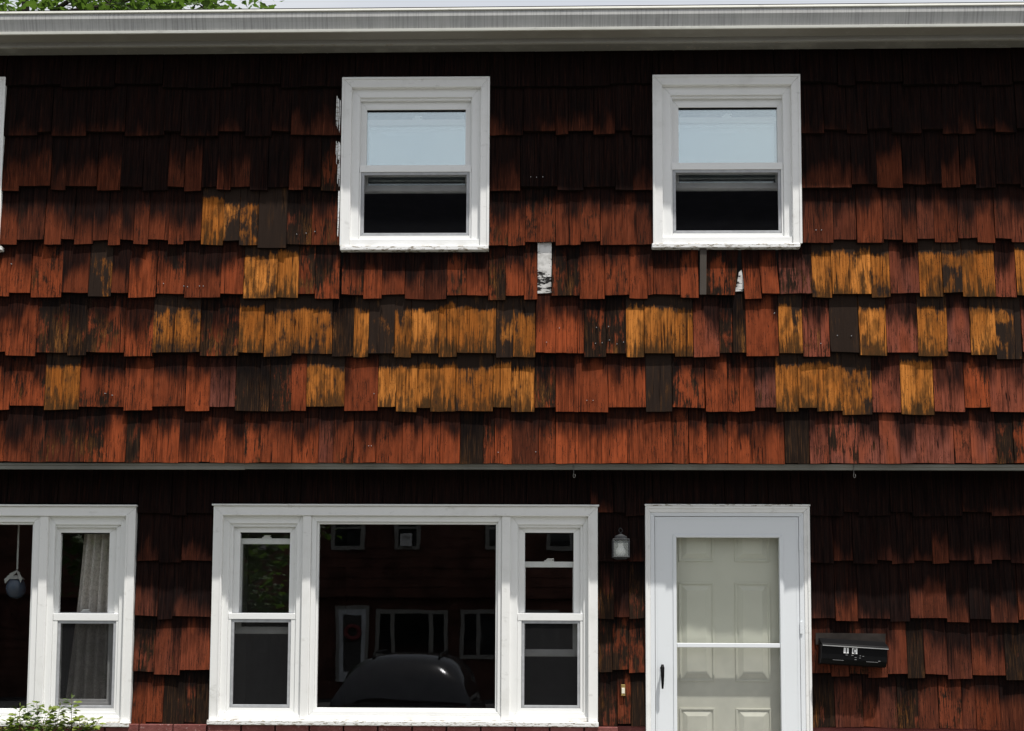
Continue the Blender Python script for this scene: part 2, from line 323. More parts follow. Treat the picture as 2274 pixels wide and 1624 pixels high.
M = dict(
    cedar=shingle_material(), paint=paint_material('white_trim_paint', (0.80, 0.80, 0.785), 0.75),
    sillp=paint_material('peeling_sill_paint', (0.82, 0.82, 0.81), 0.5, 1.15), vinyl=paint_material('white_vinyl', (0.80, 0.805, 0.795), 0.25, 0.0, 0.05),
    storm=paint_material('pale_enamel', (0.72, 0.748, 0.772), 0.08, 0.0, 0.03), doorp=plain('cream_door_enamel', (0.66, 0.66, 0.565), 0.42, 0.4, var=0.03),
    alu=plain('screen_frame_aluminium', (0.36, 0.37, 0.385), 0.5, 0.4, var=0.1, scale=30), felt=plain('black_felt', (0.012, 0.011, 0.011), 0.95, 0.1),
    glass=glass_material('window_glass', 1.05, 0.0, 0.018), lowe=glass_material('coated_glass', 2.0, 0.28, 0.012, refl=(0.9, 1.0, 1.0)), storm_glass=glass_material('storm_glass', 0.8, 0.0, 0.02),
    screen3=screen_material('sheer_screen', 0.13, (0.1, 0.1, 0.1)), screen=screen_material('insect_screen', 0.27, (0.012, 0.012, 0.014)), screen2=screen_material('fine_screen', 0.34, (0.022, 0.022, 0.023)),
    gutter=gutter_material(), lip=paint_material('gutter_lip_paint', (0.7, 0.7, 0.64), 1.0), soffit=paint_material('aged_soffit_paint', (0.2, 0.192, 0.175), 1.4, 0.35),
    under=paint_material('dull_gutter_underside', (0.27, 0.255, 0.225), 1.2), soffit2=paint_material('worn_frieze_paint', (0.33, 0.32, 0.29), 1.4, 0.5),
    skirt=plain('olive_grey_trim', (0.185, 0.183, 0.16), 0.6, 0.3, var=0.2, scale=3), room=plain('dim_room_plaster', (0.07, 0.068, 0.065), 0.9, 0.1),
    black=plain('black_enamel', (0.0035, 0.0035, 0.004), 0.5, 0.12, var=0.2), iron=plain('dark_cast_metal', (0.03, 0.031, 0.033), 0.42, 0.4, bump=0.2),
    brass=plain('worn_brass', (0.62, 0.45, 0.17), 0.35, 0.5, 0.9), button=plain('ivory_button', (0.75, 0.72, 0.6), 0.4), bulb=plain('frosted_bulb', (0.85, 0.85, 0.8), 0.25, 0.5, var=0.02),
    birch=birch_material(), brick=brick_material(), mortar=plain('painted_mortar', (0.15, 0.05, 0.045), 0.9, 0.2, bump=0.4),
    lantern_glass=screen_material('brightened_lantern_glass', 0.22, (0.4, 0.43, 0.42)),  # grey diffuse share brightens the panes in place of a reflection
    sticker=plain('white_sticker', (0.8, 0.8, 0.8), 0.4, var=0.03), ink=plain('black_print', (0.008, 0.008, 0.01), 0.5), chrome=plain('grey_edge_trim', (0.34, 0.34, 0.34), 0.4, 0.5),
    embossed=plain('scuffed_emblem', (0.2, 0.2, 0.2), 0.5), ghost=plain('faded_stain_patch', (0.026, 0.021, 0.018), 0.85, 0.2, var=0.25, scale=14),
    roof=plain('grey_roof_shingle', (0.09, 0.085, 0.08), 0.95, 0.1, bump=0.5), wire=plain('rusted_wire', (0.1, 0.095, 0.09), 0.5, 0.4), curtain=curtain_material(),
    egg=plain('blue_glaze', (0.04, 0.065, 0.1), 0.25, 0.5), ribbon=plain('sheer_ribbon', (0.34, 0.35, 0.33), 0.7),
    rose=leaf_material('rose_leaf', (0.06, 0.105, 0.018), (0.2, 0.25, 0.045), 0.3, 0.35), stem=plain('green_brown_stem', (0.09, 0.07, 0.03), 0.7),
    maple=leaf_material('maple_leaf', (0.032, 0.06, 0.014), (0.07, 0.115, 0.022), 0.4), bark=plain('dark_bark', (0.05, 0.042, 0.035), 0.95, 0.1, var=0.3, bump=0.8),
    lot=lot_material(), lawn=plain('lawn_soil', (0.062, 0.066, 0.036), 0.95, 0.1, var=0.35, scale=3), concrete=plain('pale_concrete', (0.36, 0.35, 0.33), 0.9, 0.2, var=0.15, bump=0.2),
    oppwall=plain('red_brown_siding', (0.1, 0.042, 0.03), 0.85, 0.2, var=0.35, scale=2), carp=plain('black_car_paint', (0.1, 0.1, 0.105), 0.1, 0.5, 0.75, var=0.05),
    carglass=plain('tinted_car_glass', (0.01, 0.011, 0.012), 0.03, 0.6), tyre=plain('tyre_rubber', (0.015, 0.015, 0.015), 0.9), rim=plain('alloy_rim', (0.4, 0.4, 0.42), 0.3, 0.5, 0.8),
    taillight=plain('red_lamp_lens', (0.3, 0.01, 0.01), 0.15, 0.6), wreath=plain('dried_wreath', (0.22, 0.05, 0.05), 0.9), doorwhite=plain('white_panel_door', (0.7, 0.7, 0.68), 0.5),
    strip=plain('grey_weathered_lath', (0.06, 0.05, 0.042), 0.85, 0.2),
)

# ------------------------------------------------------------------ ground
tag(MB().box(-120, 120, -150, 120, -0.5, 0).build('asphalt_lot', M['lot']), 'grey asphalt parking lot in front of the townhouse', 'ground', kind='structure')
tag(MB().box(-30, 30, -3.6, 20, 0.004, 0.12).build('lawn', M['lawn']), 'short lawn strip along the foot of the townhouse', 'lawn', kind='structure')
tag(MB().box(-30, 30, -5.2, -3.61, 0.004, 0.13).build('sidewalk', M['concrete']), 'pale concrete sidewalk between lawn and parking lot', 'sidewalk', kind='structure')
tag(MB().box(0.85, 2.15, -3.6, -1.2, 0.121, 0.135).build('path', M['concrete']), 'pale concrete path leading to the front door', 'path', kind='structure')

# ------------------------------------------------------------------ the house
YO, YL = -0.20, 0.0            # outer faces of the overhanging and the ground-floor wall sheathing
HX0, HX1 = -9.0, 8.0
house = tag(empty('townhouse', (0, 0, 0)), 'two storey townhouse clad in peeling rust red cedar shingles with white trimmed windows', 'townhouse')
cU1 = C(1000, 0, 2.067); cU2 = C(1000 + 935.5, -7.3, 2.067); cU0 = C(1000 - 1460, 1, 2.067)
cPL = C(600, 1434, 2.137); cPR = C(1200, 1434, 2.137); cW0 = C(0, 1434, 2.137); cD = C(1780, 1434, 2.137)
def holes_wall(name, mat, x0, x1, yf, yb, z0, z1, holes):
    xs = sorted({x0, x1} | {h[k] for h in holes for k in (0, 1)}); zs = sorted({z0, z1} | {h[k] for h in holes for k in (2, 3)})
    m = MB()
    for a, b in zip(xs, xs[1:]):
        run = None
        for c, d in zip(zs, zs[1:]):
            inside = any(h[0] - 1e-6 <= a and b <= h[1] + 1e-6 and h[2] - 1e-6 <= c and d <= h[3] + 1e-6 for h in holes)
            if inside:
                if run: m.box(a, b, yf, yb, run[0], run[1]); run = None
            else: run = (run[0] if run else c, d)
        if run: m.box(a, b, yf, yb, run[0], run[1])
    return m.build(name, mat, house, origin=((x0 + x1) / 2, yf, z0))
up_holes = [rect(c, 108, 560, 912, 1522, YO) for c in (cU0, cU1, cU2)]
zU0 = at(1536, 1398, YO).z; zU1 = at(1536, 150, YO).z
def pic_rect(dx): 
    a = at(*cPL(110, 240), YL); b = at(*cPR(1215, 1552), YL); return (a.x + dx, b.x + dx, b.z, a.z)
WDX = at(403, 1850, YL).x - at(1793, 1850, YL).x
door_hole = rect(cD, 380, 240, 1345, 1240, YL); door_hole = (door_hole[0], door_hole[1], 0.5, door_hole[3])
uwall = holes_wall('overhanging_wall', M['felt'], HX0, HX1, YO, YO + 0.03, zU0, zU1, up_holes)
zB = at(1536, 2176, YL).z
lwall = holes_wall('ground_floor_wall', M['felt'], HX0, HX1, YL, YL + 0.03, zB, zU0 + 0.1, [pic_rect(0), pic_rect(WDX), door_hole])
lbase = holes_wall('foundation', M['mortar'], HX0, HX1, YL - 0.02, YL + 0.2, 0, zB, [(door_hole[0], door_hole[1], 0.5, zB)])

# rooms behind the windows, floors and roof
zF = zU0 + 0.06
rm = MB()
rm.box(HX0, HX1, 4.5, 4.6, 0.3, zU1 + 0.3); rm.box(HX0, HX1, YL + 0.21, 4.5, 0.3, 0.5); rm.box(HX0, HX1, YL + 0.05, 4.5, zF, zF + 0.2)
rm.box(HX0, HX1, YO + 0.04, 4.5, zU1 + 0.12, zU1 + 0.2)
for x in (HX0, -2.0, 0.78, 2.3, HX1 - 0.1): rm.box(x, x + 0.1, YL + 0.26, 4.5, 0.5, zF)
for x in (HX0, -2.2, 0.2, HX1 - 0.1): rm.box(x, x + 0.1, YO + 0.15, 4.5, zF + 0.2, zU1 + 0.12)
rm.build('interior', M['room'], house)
BX('overhang_soffit', M['felt'], house, HX0, HX1, YO + 0.012, YL - 0.002, zU0 - 0.004, zU0 + 0.02)

# --- shingles
def lerp3(v, x): 
    x = max(-200, min(3272, x)); return v[0] + (v[1] - v[0]) * x / 1536 if x < 1536 else v[1] + (v[2] - v[1]) * (x - 1536) / 1536
S1 = 2.2207; S2 = 2.067; S3 = 2.137
UP = [  # each row: lower edge of short boards, of long boards (left, middle, right of the picture), then strips of boards
 ((256, 251, 246), (266, 261, 256), []),
 ((398, 396, 387), (409, 408, 400), [(0, S1, '25dK 253uK 345dK 575uK 695/ 835dK 1095uK 1207dK 1457uK 1635dK 1812uK 1938dj 2070/ 2145/ 2240x'),
   (1000, S2, '965dj 1065dj 1177uj 1378dj 1457uj 1530/ 1612dj 1747uK 1850dK 1980x'), (2048, S1, '803dK 940uK 1092dK 1228uK 1392dK 1590uK 1730dj 1843/ 1953uK 2078dK 2220uK 2330x')]),
 ((561, 563, 552.5), (573, 574, 562), [(0, S1, '12dk 130uk 240/ 340dj 440uk 648dk 803uK 950dK 1120uk 1230dk 1343uK 1447dk 1538uj 1668dK 1785uK 1925dQ 2020uk 2137dr 2266x'),
   (1000, S2, '965dj 1160uK 1245/ 1280/ 1388dK 1552uK 1650/ 1748dK 1858dj 1980x'), (2048, S1, '803dj 975/ 1123uK 1295dk 1465uj 1530/ 1617uK 1725dk 1848uk 1950dK 2085uK 2248dj 2330x')]),
 ((720, 727, 716), (734, 738, 728), [(0, S1, '-60dK 117uq 298dK 410uq 495dK 622uK 722dK 803uK 893dQ 990uk 1097/ 1123dQ 1225uK 1340dW 1487uw 1595dw 1718eB 1910dt 2000/ 2075dr 2264x'),
   (1000, S2, '965dr 1083dr 1190ur 1265/ 1300/ 1378dQ 1460dr 1535ur 1655dr 1790/ 1880dq 1980x'), (2048, S1, '805dt 903/ 1003ut 1158dr 1335ut 1462dQ 1560ut 1677dr 1832ut 1910/ 1960dr 2080ut 2188dt 2330x')]),
 ((878, 889, 879), (891, 901, 890), [(0, S1, '-60dR 65uR 205dr 410uK 590dw 743uK 858dR 1043ur 1230dr 1345/ 1470uR 1622dv 1845dW 1988ur 2100dr 2270x'),
   (1024, S1, '0ur 50/ 147dR 270uk 423dK 553dK 703ur 835uQ 980dr 1095ur 1180/ 1217dr 1307hS 1400ur 1500/ 1550/ 1587dR 1710/ 1755ur 1803/ 1917dR 2040uQ 2258dr 2380x'),
   (2048, S1, '112uG 155ur 270/ 350hS 412dR 525uR 643um 793/ 862dW 993uW 1257dv 1383um 1578dW 1732uv 1865dW 1968/ 2082dM 2222dW 2330x')]),
 ((1057, 1062, 1057), (1068, 1074, 1068), [(0, S1, '-60uR 43dR 243ut 450dt 578ur 830dr 1018uv 1170/ 1332dr 1590uW 1757dv 1943uv 2065/ 2212dt 2355x'),
   (1024, S1, '80dW 180uB 353dW 465uW 648dW 770uW 853/ 1030dw 1145dv 1293uR 1350/ 1430/ 1500/ 1575uR 1617dr 1710/ 1765ut 1897dW 2018uW 2222dW 2345x'),
   (2048, S1, '72dM 245ut 333ut 422dR 640uW 800dM 890/ 980uB 1175dW 1358uM 1567dW 1765uM 1917dW 2090ew 2262uM 2330x')]),
 ((1219, 1224, 1224), (1231, 1236, 1236), [(0, S1, '-60dR 65ur 295dv 410/ 527ur 640/ 725/ 828dR 1018ur 1235dR 1397um 1567dt 1795dr 1940dR 2040uW 2160/ 2295x'),
   (1024, S1, '20dQ 243uW 365dW 503uW 592dW 685/ 762dv 1010uW 1130dW 1287ur 1428dR 1490/ 1550/ 1610/ 1655/ 1778uR 2028dB 2205ur 2420x'),
   (2048, S1, '153dR 300dr 378dR 480um 620dW 770uW 893dW 1063ev 1263dM 1455eW 1675dM 1877ur 2047dM 2330x')]),
 ((1386, 1392, 1391), (1386, 1392, 1391), [(0, S1, '-60uR 28uk 208uq 310/ 565ur 690ur 837ut 930uR 985/ 1040ur 1190uQ 1300/ 1330uR 1400/ 1500uQ 1620ur 1735uR 1945ur 2120um 2220ur 2352x'),
   (1024, S1, '80uk 230uQ 405uR 540ur 655uR 790ut 945ur 1020uR 1075/ 1138uq 1315ur 1425uR 1577uR 1735uR 1905uR 2205ur 2314x'),
   (2048, S1, '42uR 163ur 300uR 365/ 465uR 570/ 680ut 765ut 845uM 970uM 1070/ 1170uM 1312uM 1448uM 1555uM 1680uM 1810uM 1920uM 2035/ 2090ut 2205ur 2330x')]),
]
LO = [
 ((1540, 1540, 1536), (1547, 1548, 1547), [(0, S3, '885uZ 1097dZ 1200uZ 1380x'), (1780, S3, '28uK 130uK 205dK 333x'), (2372, S3, '112dK 337uK 435dK 637uK 778dK 1097uK 1285dK 1540x')]),
 ((1680, 1686, 1680), (1690, 1690, 1691), [(0, S3, '880uj 1020dK 1163uj 1380x'), (1780, S3, '28uK 130uK 228uK 333x'), (2372, S3, '112dK 273uj 397dK 553uj 647dK 680/ 790uj 908dk 1013uK 1175dk 1287uj 1410dj 1540x')]),
 ((1849, 1849, 1857), (1859, 1854, 1868), [(0, S3, '866uk 1012dK 1108uj 1372x'), (1780, S3, '28dt 133uj 230dt 336x'), (2372, S3, '122uj 285dk 430uj 637dK 765uk 850/ 1000dj 1143uK 1280dj 1455uk 1540x')]),
 ((2016, 2005, 2028), (2027, 2011, 2041), [(0, S3, '855ur 990dQ 1155uR 1190/ 1360x'), (1780, S3, '28dt 122ut 228dr 338x'), (2372, S3, '132uq 258dq 375uq 495dQ 620uQ 747dt 857uQ 1005dk 1162uk 1375dt 1540x')]),
 ((2166, 2166, 2190), (2172, 2175, 2190), [(0, S3, '845dQ 940ur 1045dt 1183ur 1253dt 1345x'), (1780, S3, '30dt 155ur 242dt 341x'), (2372, S3, '140ut 285uq 465uk 575uq 685ut 820uq 950ur 1100uk 1190uQ 1225/ 1345uk 1540x')]),
]
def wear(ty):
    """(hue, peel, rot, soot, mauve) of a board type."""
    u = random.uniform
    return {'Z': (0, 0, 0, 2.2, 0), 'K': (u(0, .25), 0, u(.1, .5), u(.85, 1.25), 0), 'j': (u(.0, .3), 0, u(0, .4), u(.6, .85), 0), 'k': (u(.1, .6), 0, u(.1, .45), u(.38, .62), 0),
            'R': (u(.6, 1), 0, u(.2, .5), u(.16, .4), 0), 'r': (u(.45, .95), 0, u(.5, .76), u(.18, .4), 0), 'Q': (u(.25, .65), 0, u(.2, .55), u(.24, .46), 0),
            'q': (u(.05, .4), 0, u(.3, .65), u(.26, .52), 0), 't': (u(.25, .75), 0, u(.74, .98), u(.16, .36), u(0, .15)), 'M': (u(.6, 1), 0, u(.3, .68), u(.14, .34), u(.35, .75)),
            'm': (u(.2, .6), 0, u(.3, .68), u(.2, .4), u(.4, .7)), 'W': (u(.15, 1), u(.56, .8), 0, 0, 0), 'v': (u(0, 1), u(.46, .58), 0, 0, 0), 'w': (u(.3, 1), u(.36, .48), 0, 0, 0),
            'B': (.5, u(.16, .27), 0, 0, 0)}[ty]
class Shingles:
    def __init__(s): s.v = []; s.f = []; s.uv = []; s.a = []; s.b = []; s.h = []
def shingle_geo(S, o, xl, xr, zb, zt, expo, Yp, ty, splits, lean, seed, wr, boards):
    hue, peel, rot, stain_shade, mauve = wr
    T = random.uniform(0.023, 0.034); cup = random.uniform(0.0, 0.0045); tilt = random.uniform(-.0025, .0025); skew = random.uniform(-.003, .003)
    edges = [xl] + splits + [xr]
    for a, b in zip(edges, edges[1:]):
        a2 = a + (0.0016 if a == xl else 0.0008); b2 = b - (0.0016 if b == xr else 0.0008)
        if b2 - a2 < 0.004: continue
        nx = 3 if b2 - a2 > 0.05 else 2; nzv = 3; base = len(S.v); dT = random.uniform(-.001, .001)
        bo = random.uniform(-.002, .002)
        for j in range(nzv + 1):
            v = j / nzv
            for i in range(nx + 1):
                u = i / nx; x = a2 + (b2 - a2) * u; uu = (x - xl) / (xr - xl) * 2 - 1
                z = zb + v * (zt - zb)
                if j == 0: z += bo + skew * uu + random.uniform(-.0012, .0012)
                y = Yp - 0.003 - (T + dT + cup * uu * uu + tilt * uu) * (1 - v)
                x += lean * v
                S.v.append((x - o.x, y - o.y, z - o.z)); S.uv.append((x - xl, z - zb))
                S.h.append((z - zb) / expo)
        nf = (nx + 1) * (nzv + 1)
        for i in range(nx + 1):       # back edge of the butt
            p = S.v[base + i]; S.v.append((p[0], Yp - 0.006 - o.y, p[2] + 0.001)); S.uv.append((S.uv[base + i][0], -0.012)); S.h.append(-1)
        for i in (0, nx):             # back of the two sides at the top
            p = S.v[base + nzv * (nx + 1) + i]; S.v.append((p[0], Yp - 0.001 - o.y, p[2])); S.uv.append(S.uv[base + nzv * (nx + 1) + i]); S.h.append(1)
        q = lambda i, j: base + j * (nx + 1) + i
        for j in range(nzv):
            for i in range(nx): S.f.append((q(i, j), q(i + 1, j), q(i + 1, j + 1), q(i, j + 1)))
        for i in range(nx): S.f.append((base + nf + i, base + nf + i + 1, q(i + 1, 0), q(i, 0)))
        bl, br, tl, tr = base + nf, base + nf + nx, base + nf + nx + 1, base + nf + nx + 2
        S.f.append((bl,) + tuple(q(0, j) for j in range(nzv + 1)) + (tl,)); S.f.append((br, tr) + tuple(q(nx, j) for j in range(nzv, -1, -1)))
        k = len(S.v) - base; sd = seed + 0.037 * a
        S.a += [(sd, hue, peel)] * k; S.b += [(rot, stain_shade, mauve)] * k
def shingle_obj(S, o, parent):
    me = bpy.data.meshes.new('shingle'); me.from_pydata(S.v, [], S.f); me.materials.append(M['cedar'])
    uvl = me.uv_layers.new(name='UVMap'); li = [0] * len(me.loops); me.loops.foreach_get('vertex_index', li)
    uvl.data.foreach_set('uv', [c for i in li for c in S.uv[i]])
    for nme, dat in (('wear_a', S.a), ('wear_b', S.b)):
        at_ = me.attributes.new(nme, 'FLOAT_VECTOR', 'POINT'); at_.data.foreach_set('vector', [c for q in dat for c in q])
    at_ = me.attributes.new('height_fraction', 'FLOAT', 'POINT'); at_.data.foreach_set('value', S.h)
    ob = bpy.data.objects.new('shingle', me); COL.objects.link(ob); place(ob, o, parent); return ob

def parse(strip):
    x0, s, txt = strip; out = []
    for tk in txt.split():
        if tk.endswith('/'): out[-1][4].append(x0 + float(tk[:-1]) / s); continue
        x = x0 + float(tk.rstrip('abcdefghijklmnopqrstuvwxyzABCDEFGHIJKLMNOPQRSTUVWXYZ')) / s
        if out: out[-1][1] = x
        if tk.endswith('x'): break
        out.append([x, None, tk[-2], tk[-1], []])
    return out
def covered(x, spans):
    return any(a - 1 <= x <= b + 1 for a, b in spans)
todo = []
def collect(rows, Yp, wall, kinds_out, top0):
    for r, (us, ds, strips) in enumerate(rows):
        ps = [parse(s) for s in strips]
        for k, q in enumerate(ps):                     # boards beside a window run right up to its casing
            if k + 1 < len(ps) and ps[k + 1][0][0] - q[-1][1] > 30: q[-1][1] += 22; ps[k + 1][0][0] -= 22
        boards = [b for q in ps for b in q]
        spans = [(q[0][0], q[-1][1]) for q in ps]
        x = -620.0; fill = []
        allow = list(spans)
        while x < 3700:                                # boards the photograph hides in the dark or leaves outside the frame
            wd = random.uniform(45, 95); mid = x + wd / 2
            if not any(a < x + wd and x < b for a, b in spans): fill.append([x, x + wd, random.choice('ud'), random.choice(kinds_out[r]), []]); x += wd
            else:
                nx = [b for a, b in spans if a < x + wd and x < b]
                a_ = [a for a, b in spans if a < x + wd and x < b][0]
                if a_ - x > 12: fill.append([x, a_, random.choice('ud'), random.choice(kinds_out[r]), []])
                x = max(nx)
        up = rows[r - 1][0] if r else None
        for b, known in [(q, True) for q in boards] + [(q, False) for q in fill]:
            pm = (b[0] + b[1]) / 2; lv = b[2]
            py = lerp3(us, pm) if lv in 'uh' else lerp3(ds, pm) + (10 if lv == 'e' else 0)
            if lv == 'h': py -= 12
            py += random.uniform(-1.5, 1.5) if r < len(rows) - 1 or rows is LO else random.uniform(-.4, .4)
            pt = lerp3(up, pm) if up else py - top0
            A, Bq = at(b[0], py, Yp - 0.02), at(b[1], py, Yp - 0.02); zt = at(pm, pt, Yp).z
            vis = known and b[1] > 0 and b[0] < 3072
            if b[3] == 'K' and Yp == YO and r >= 3: b[3] = 'k'
            todo.append(dict(xl=A.x, xr=Bq.x, zb=(A.z + Bq.z) / 2, ze=zt, ty=b[3], sp=[at(q, py, Yp - .02).x for q in b[4]], Yp=Yp, wall=wall,
                             size=(min(b[1], 3072) - max(b[0], 0)) * (py - pt) * (0.5 if (r == 0) else 1) if vis else 0, row=r, px=pm))
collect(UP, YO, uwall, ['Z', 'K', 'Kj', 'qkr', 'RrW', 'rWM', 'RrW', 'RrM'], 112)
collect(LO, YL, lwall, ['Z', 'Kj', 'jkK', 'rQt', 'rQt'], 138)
# boards never cross a window: trim or drop those that would
wins = []
for c, h in zip((cU0, cU1, cU2), up_holes):
    q = rect(c, 50, 482, 965, 1527, YO - .034); wins.append((q[0] - .001, q[1] + .001, h[2] - 0.018, q[3] + .006))
lwins = []
for dx in (0, WDX):
    h = pic_rect(dx); sh = dx * 479.6
    lwins.append((at(*C(600 + sh, 1434, 2.137)(71, 880), YL - .04).x - .001, at(*C(1200 + sh, 1434, 2.137)(1268, 880), YL - .04).x + .001, h[2] - .03, h[3] + .071))
q = rect(cD, 334, 182, 1390, 900, YL - .036); lwins.append((q[0] - .001, q[1] + .001, door_hole[2] - .03, door_hole[3] + .071))
final = []
queue = list(todo)
while queue:
    d = queue.pop()
    if d['ty'] in 'SG': final.append(d); continue
    bad = False
    for a, b, c, e in (wins if d['wall'] is uwall else lwins):
        zt = d['ze'] + 0.05
        if d['xr'] > a + 0.004 and d['xl'] < b - 0.004 and zt > c + 0.01 and d['zb'] < e - 0.01:
            if d['xl'] < a - 0.012:
                if d['xr'] - a > 0.012: queue.append(dict(d, xl=a, size=0, sp=[]))
                d['xr'] = a; d['sp'] = [q for q in d['sp'] if q < a]
            elif d['xr'] > b + 0.012:
                if b - d['xl'] > 0.012: queue.append(dict(d, xr=b, size=0, sp=[]))
                d['xl'] = b; d['sp'] = [q for q in d['sp'] if q > b]
            elif d['zb'] < c: d['cut'] = min(d['ze'] + 0.05, c + 0.006)
            elif zt > e: d['zb'] = e + 0.002
            else: bad = True
    if not bad and d['xr'] - d['xl'] > 0.012: final.append(d)
final.sort(key=lambda d: -d['size'])
LEAN = {(4, 350): 0, }
nobj = 0; rest = {uwall.name: Shingles(), lwall.name: Shingles()}
for k, d in enumerate(final):
    rs = random.Random(int(d['xl'] * 1000) * 31 + d['row']); random.seed(rs.random())
    if d['ty'] == 'S':
        wq, zq = d['xr'] - d['xl'], d['zb']
        poly = [(d['xl'], zq - .004), (d['xr'], zq), (d['xr'], d['ze'] + .02), (d['xl'], d['ze'] + .02)] if d['px'] < 1900 else \
               [(d['xl'] - .004, zq - .002), (d['xr'] + .003, zq + .003), (d['xr'] - .001, zq + .05), (d['xl'] + wq * .72, zq + .135), (d['xl'] + wq * .45, zq + .12), (d['xl'] + wq * .22, zq + .05)]
        MB().prism(poly, d['Yp'] - 0.012, d['Yp'] - 0.001).build('bare_patch', M['birch'], d['wall'])['label'] = 'cracked white underlay where a shingle is missing'
        continue
    if d['ty'] == 'G':
        MB().prism([(d['xl'], d['zb']), (d['xr'], d['zb']), (d['xr'] + .004, up_holes[2][2] - .034), (d['xl'] + .004, up_holes[2][2] - .034)], d['Yp'] - 0.038, d['Yp'] - 0.030).build('lath', M['strip'], d['wall'])['label'] = 'thin grey lath between shingles'
        continue
    zt = min(d.get('cut', 99), d['ze'] + 0.05)
    if zt - d['zb'] < 0.03: continue
    lean = random.uniform(-.003, .003)
    if d['row'] == 4 and d['Yp'] == YO and 2225 < d['px'] < 2345: lean = -0.018
    if d['row'] == 4 and d['Yp'] == YO and 2110 < d['px'] < 2205: lean = 0.028; d['xl'] -= 0.03
    big = d['size'] > 0 and nobj < 300
    o = Vector(((d['xl'] + d['xr']) / 2, d['Yp'], d['zb'])) if big else WL[d['wall'].name]
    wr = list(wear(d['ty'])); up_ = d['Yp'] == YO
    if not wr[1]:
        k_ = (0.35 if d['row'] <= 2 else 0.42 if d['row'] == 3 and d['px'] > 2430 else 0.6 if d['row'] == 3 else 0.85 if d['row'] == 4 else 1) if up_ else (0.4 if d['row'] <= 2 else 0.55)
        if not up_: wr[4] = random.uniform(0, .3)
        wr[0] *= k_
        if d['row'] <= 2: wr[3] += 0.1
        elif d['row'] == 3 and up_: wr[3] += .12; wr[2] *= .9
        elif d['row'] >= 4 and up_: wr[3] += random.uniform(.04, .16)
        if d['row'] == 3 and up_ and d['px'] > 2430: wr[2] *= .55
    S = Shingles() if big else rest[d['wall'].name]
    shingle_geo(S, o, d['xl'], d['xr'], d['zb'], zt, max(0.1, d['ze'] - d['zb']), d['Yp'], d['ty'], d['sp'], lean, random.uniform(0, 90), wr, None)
    if big:
        ob = shingle_obj(S, o, d['wall']); nobj += 1
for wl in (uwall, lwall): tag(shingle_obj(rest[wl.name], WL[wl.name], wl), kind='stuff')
random.seed(11)

# smears of white paint on the boards left of the first upper window
sm = MB()
for x0, y0, x1, y1 in ((1008, 290, 1022, 409), (1003, 423, 1021, 497), (1012, 490, 1021, 555), (1014, 570, 1020, 735)):
    for k in range(7):
        a = at(random.uniform(x0, x1 - 3), y0 + random.uniform(0, 14), YO - 0.03); wd = random.uniform(.004, .009); h = (y1 - y0) / 492 * random.uniform(.5, 1)
        sm.prism([(a.x, a.z - h), (a.x + wd * .4, a.z - h * 1.05), (a.x + wd, a.z - h * .4), (a.x + wd, a.z), (a.x + .002, a.z + .006)], YO - 0.032 - 0.0006 * k, YO - 0.028)
sm.build('paint_smear', M['sillp'], uwall)

# bright nail heads in some boards
nh = MB()
for x0, y0, sc_, pts in ((0, 720, S1, ((75,160),(1090,292),(1225,308),(1250,312),(1330,308),(1355,308))), (1024, 880, S1, ((1453,232),(1367,327),(1700,228),(1693,335),(1738,330),(1780,222),(1786,312),(1836,338),(1880,326))),
        (2048, 880, S1, ((612,132),(920,335),(1030,282),(1124,284))), (0, 1050, S1, ((700,290),(748,302))), (1024, 1050, S1, ((218,292),(1635,337),(1677,337))), (1024, 1220, S1, ((182,262),(200,262),(1045,305),(1295,302))),
        (2048, 550, S1, ((888,312),(924,312))), (1000, 0, S2, ((1224,1098),(1260,1100),(1299,1098))), (0, 550, S1, ((1977,340),(2040,333),(2098,322)))):
    for a, b in pts:
        q = at(x0 + a / sc_, y0 + b / sc_, YO - .03); nh.tube([(q.x, YO - .034, q.z), (q.x, YO - .012, q.z)], .0026, 6)
tag(nh.build('nail', M['alu'], uwall), kind='stuff')

# --- trim under the overhang
zt_ = at(1536, 1391, YO).z
sk = MB().sweep([(YO - .012, zt_ - .002), (YO - .012, zt_ - .018), (YO - .005, zt_ - .020), (YO - .005, zt_ - .037), (YO + .012, zt_ - .037), (YO + .012, zt_ - .002)], HX0, HX1)
sk.build('skirt_board', M['skirt'], house, 0.0015)
sp = MB().box(HX0, at(735, 1400, YO).x, YO - .0085, YO + .01, zt_ - .041, zt_ - .020); sp.build('trim_strip', M['skirt'], house, 0.001)

# --- eave, gutter, roof
YE = YO - 0.30                         # front of the gutter
g0 = at(0, 35, YE); g1 = at(3072, 8, YE); sl_ = (g1.z - g0.z) / (g1.x - g0.x)
def gz(x): return g0.z + (x - g0.x) * sl_
gb = at(0, 104, YE + .02).z - g0.z
dzz = gz(HX1) - gz(HX0); Z = gz(HX0)
face = MB().sweep([(YE + .012, Z - .014), (YE + .004, Z - .03), (YE + .004, Z - .05), (YE + .014, Z - .075), (YE + .026, Z + gb * .86), (YE + .026, Z + gb + .016),
                   (YE + .032, Z + gb + .016), (YE + .032, Z + gb * .85), (YE + .02, Z - .075), (YE + .01, Z - .05), (YE + .01, Z - .03), (YE + .016, Z - .014)], HX0, HX1, dzz)
gut = face.build('gutter', M['gutter'], house, origin=(0, YE, Z))
MB().sweep([(YE, Z), (YE - .002, Z - .014), (YE + .014, Z - .0145), (YE + .016, Z)], HX0, HX1, dzz).build('lip', M['lip'], gut, 0.002)
MB().sweep([(YE + .018, Z + gb + .016), (YE + .02, Z + gb), (YE + .031, Z + gb), (YE + .0315, Z + gb + .0155)], HX0, HX1, dzz).build('bottom_edge', M['lip'], gut, 0.0015)
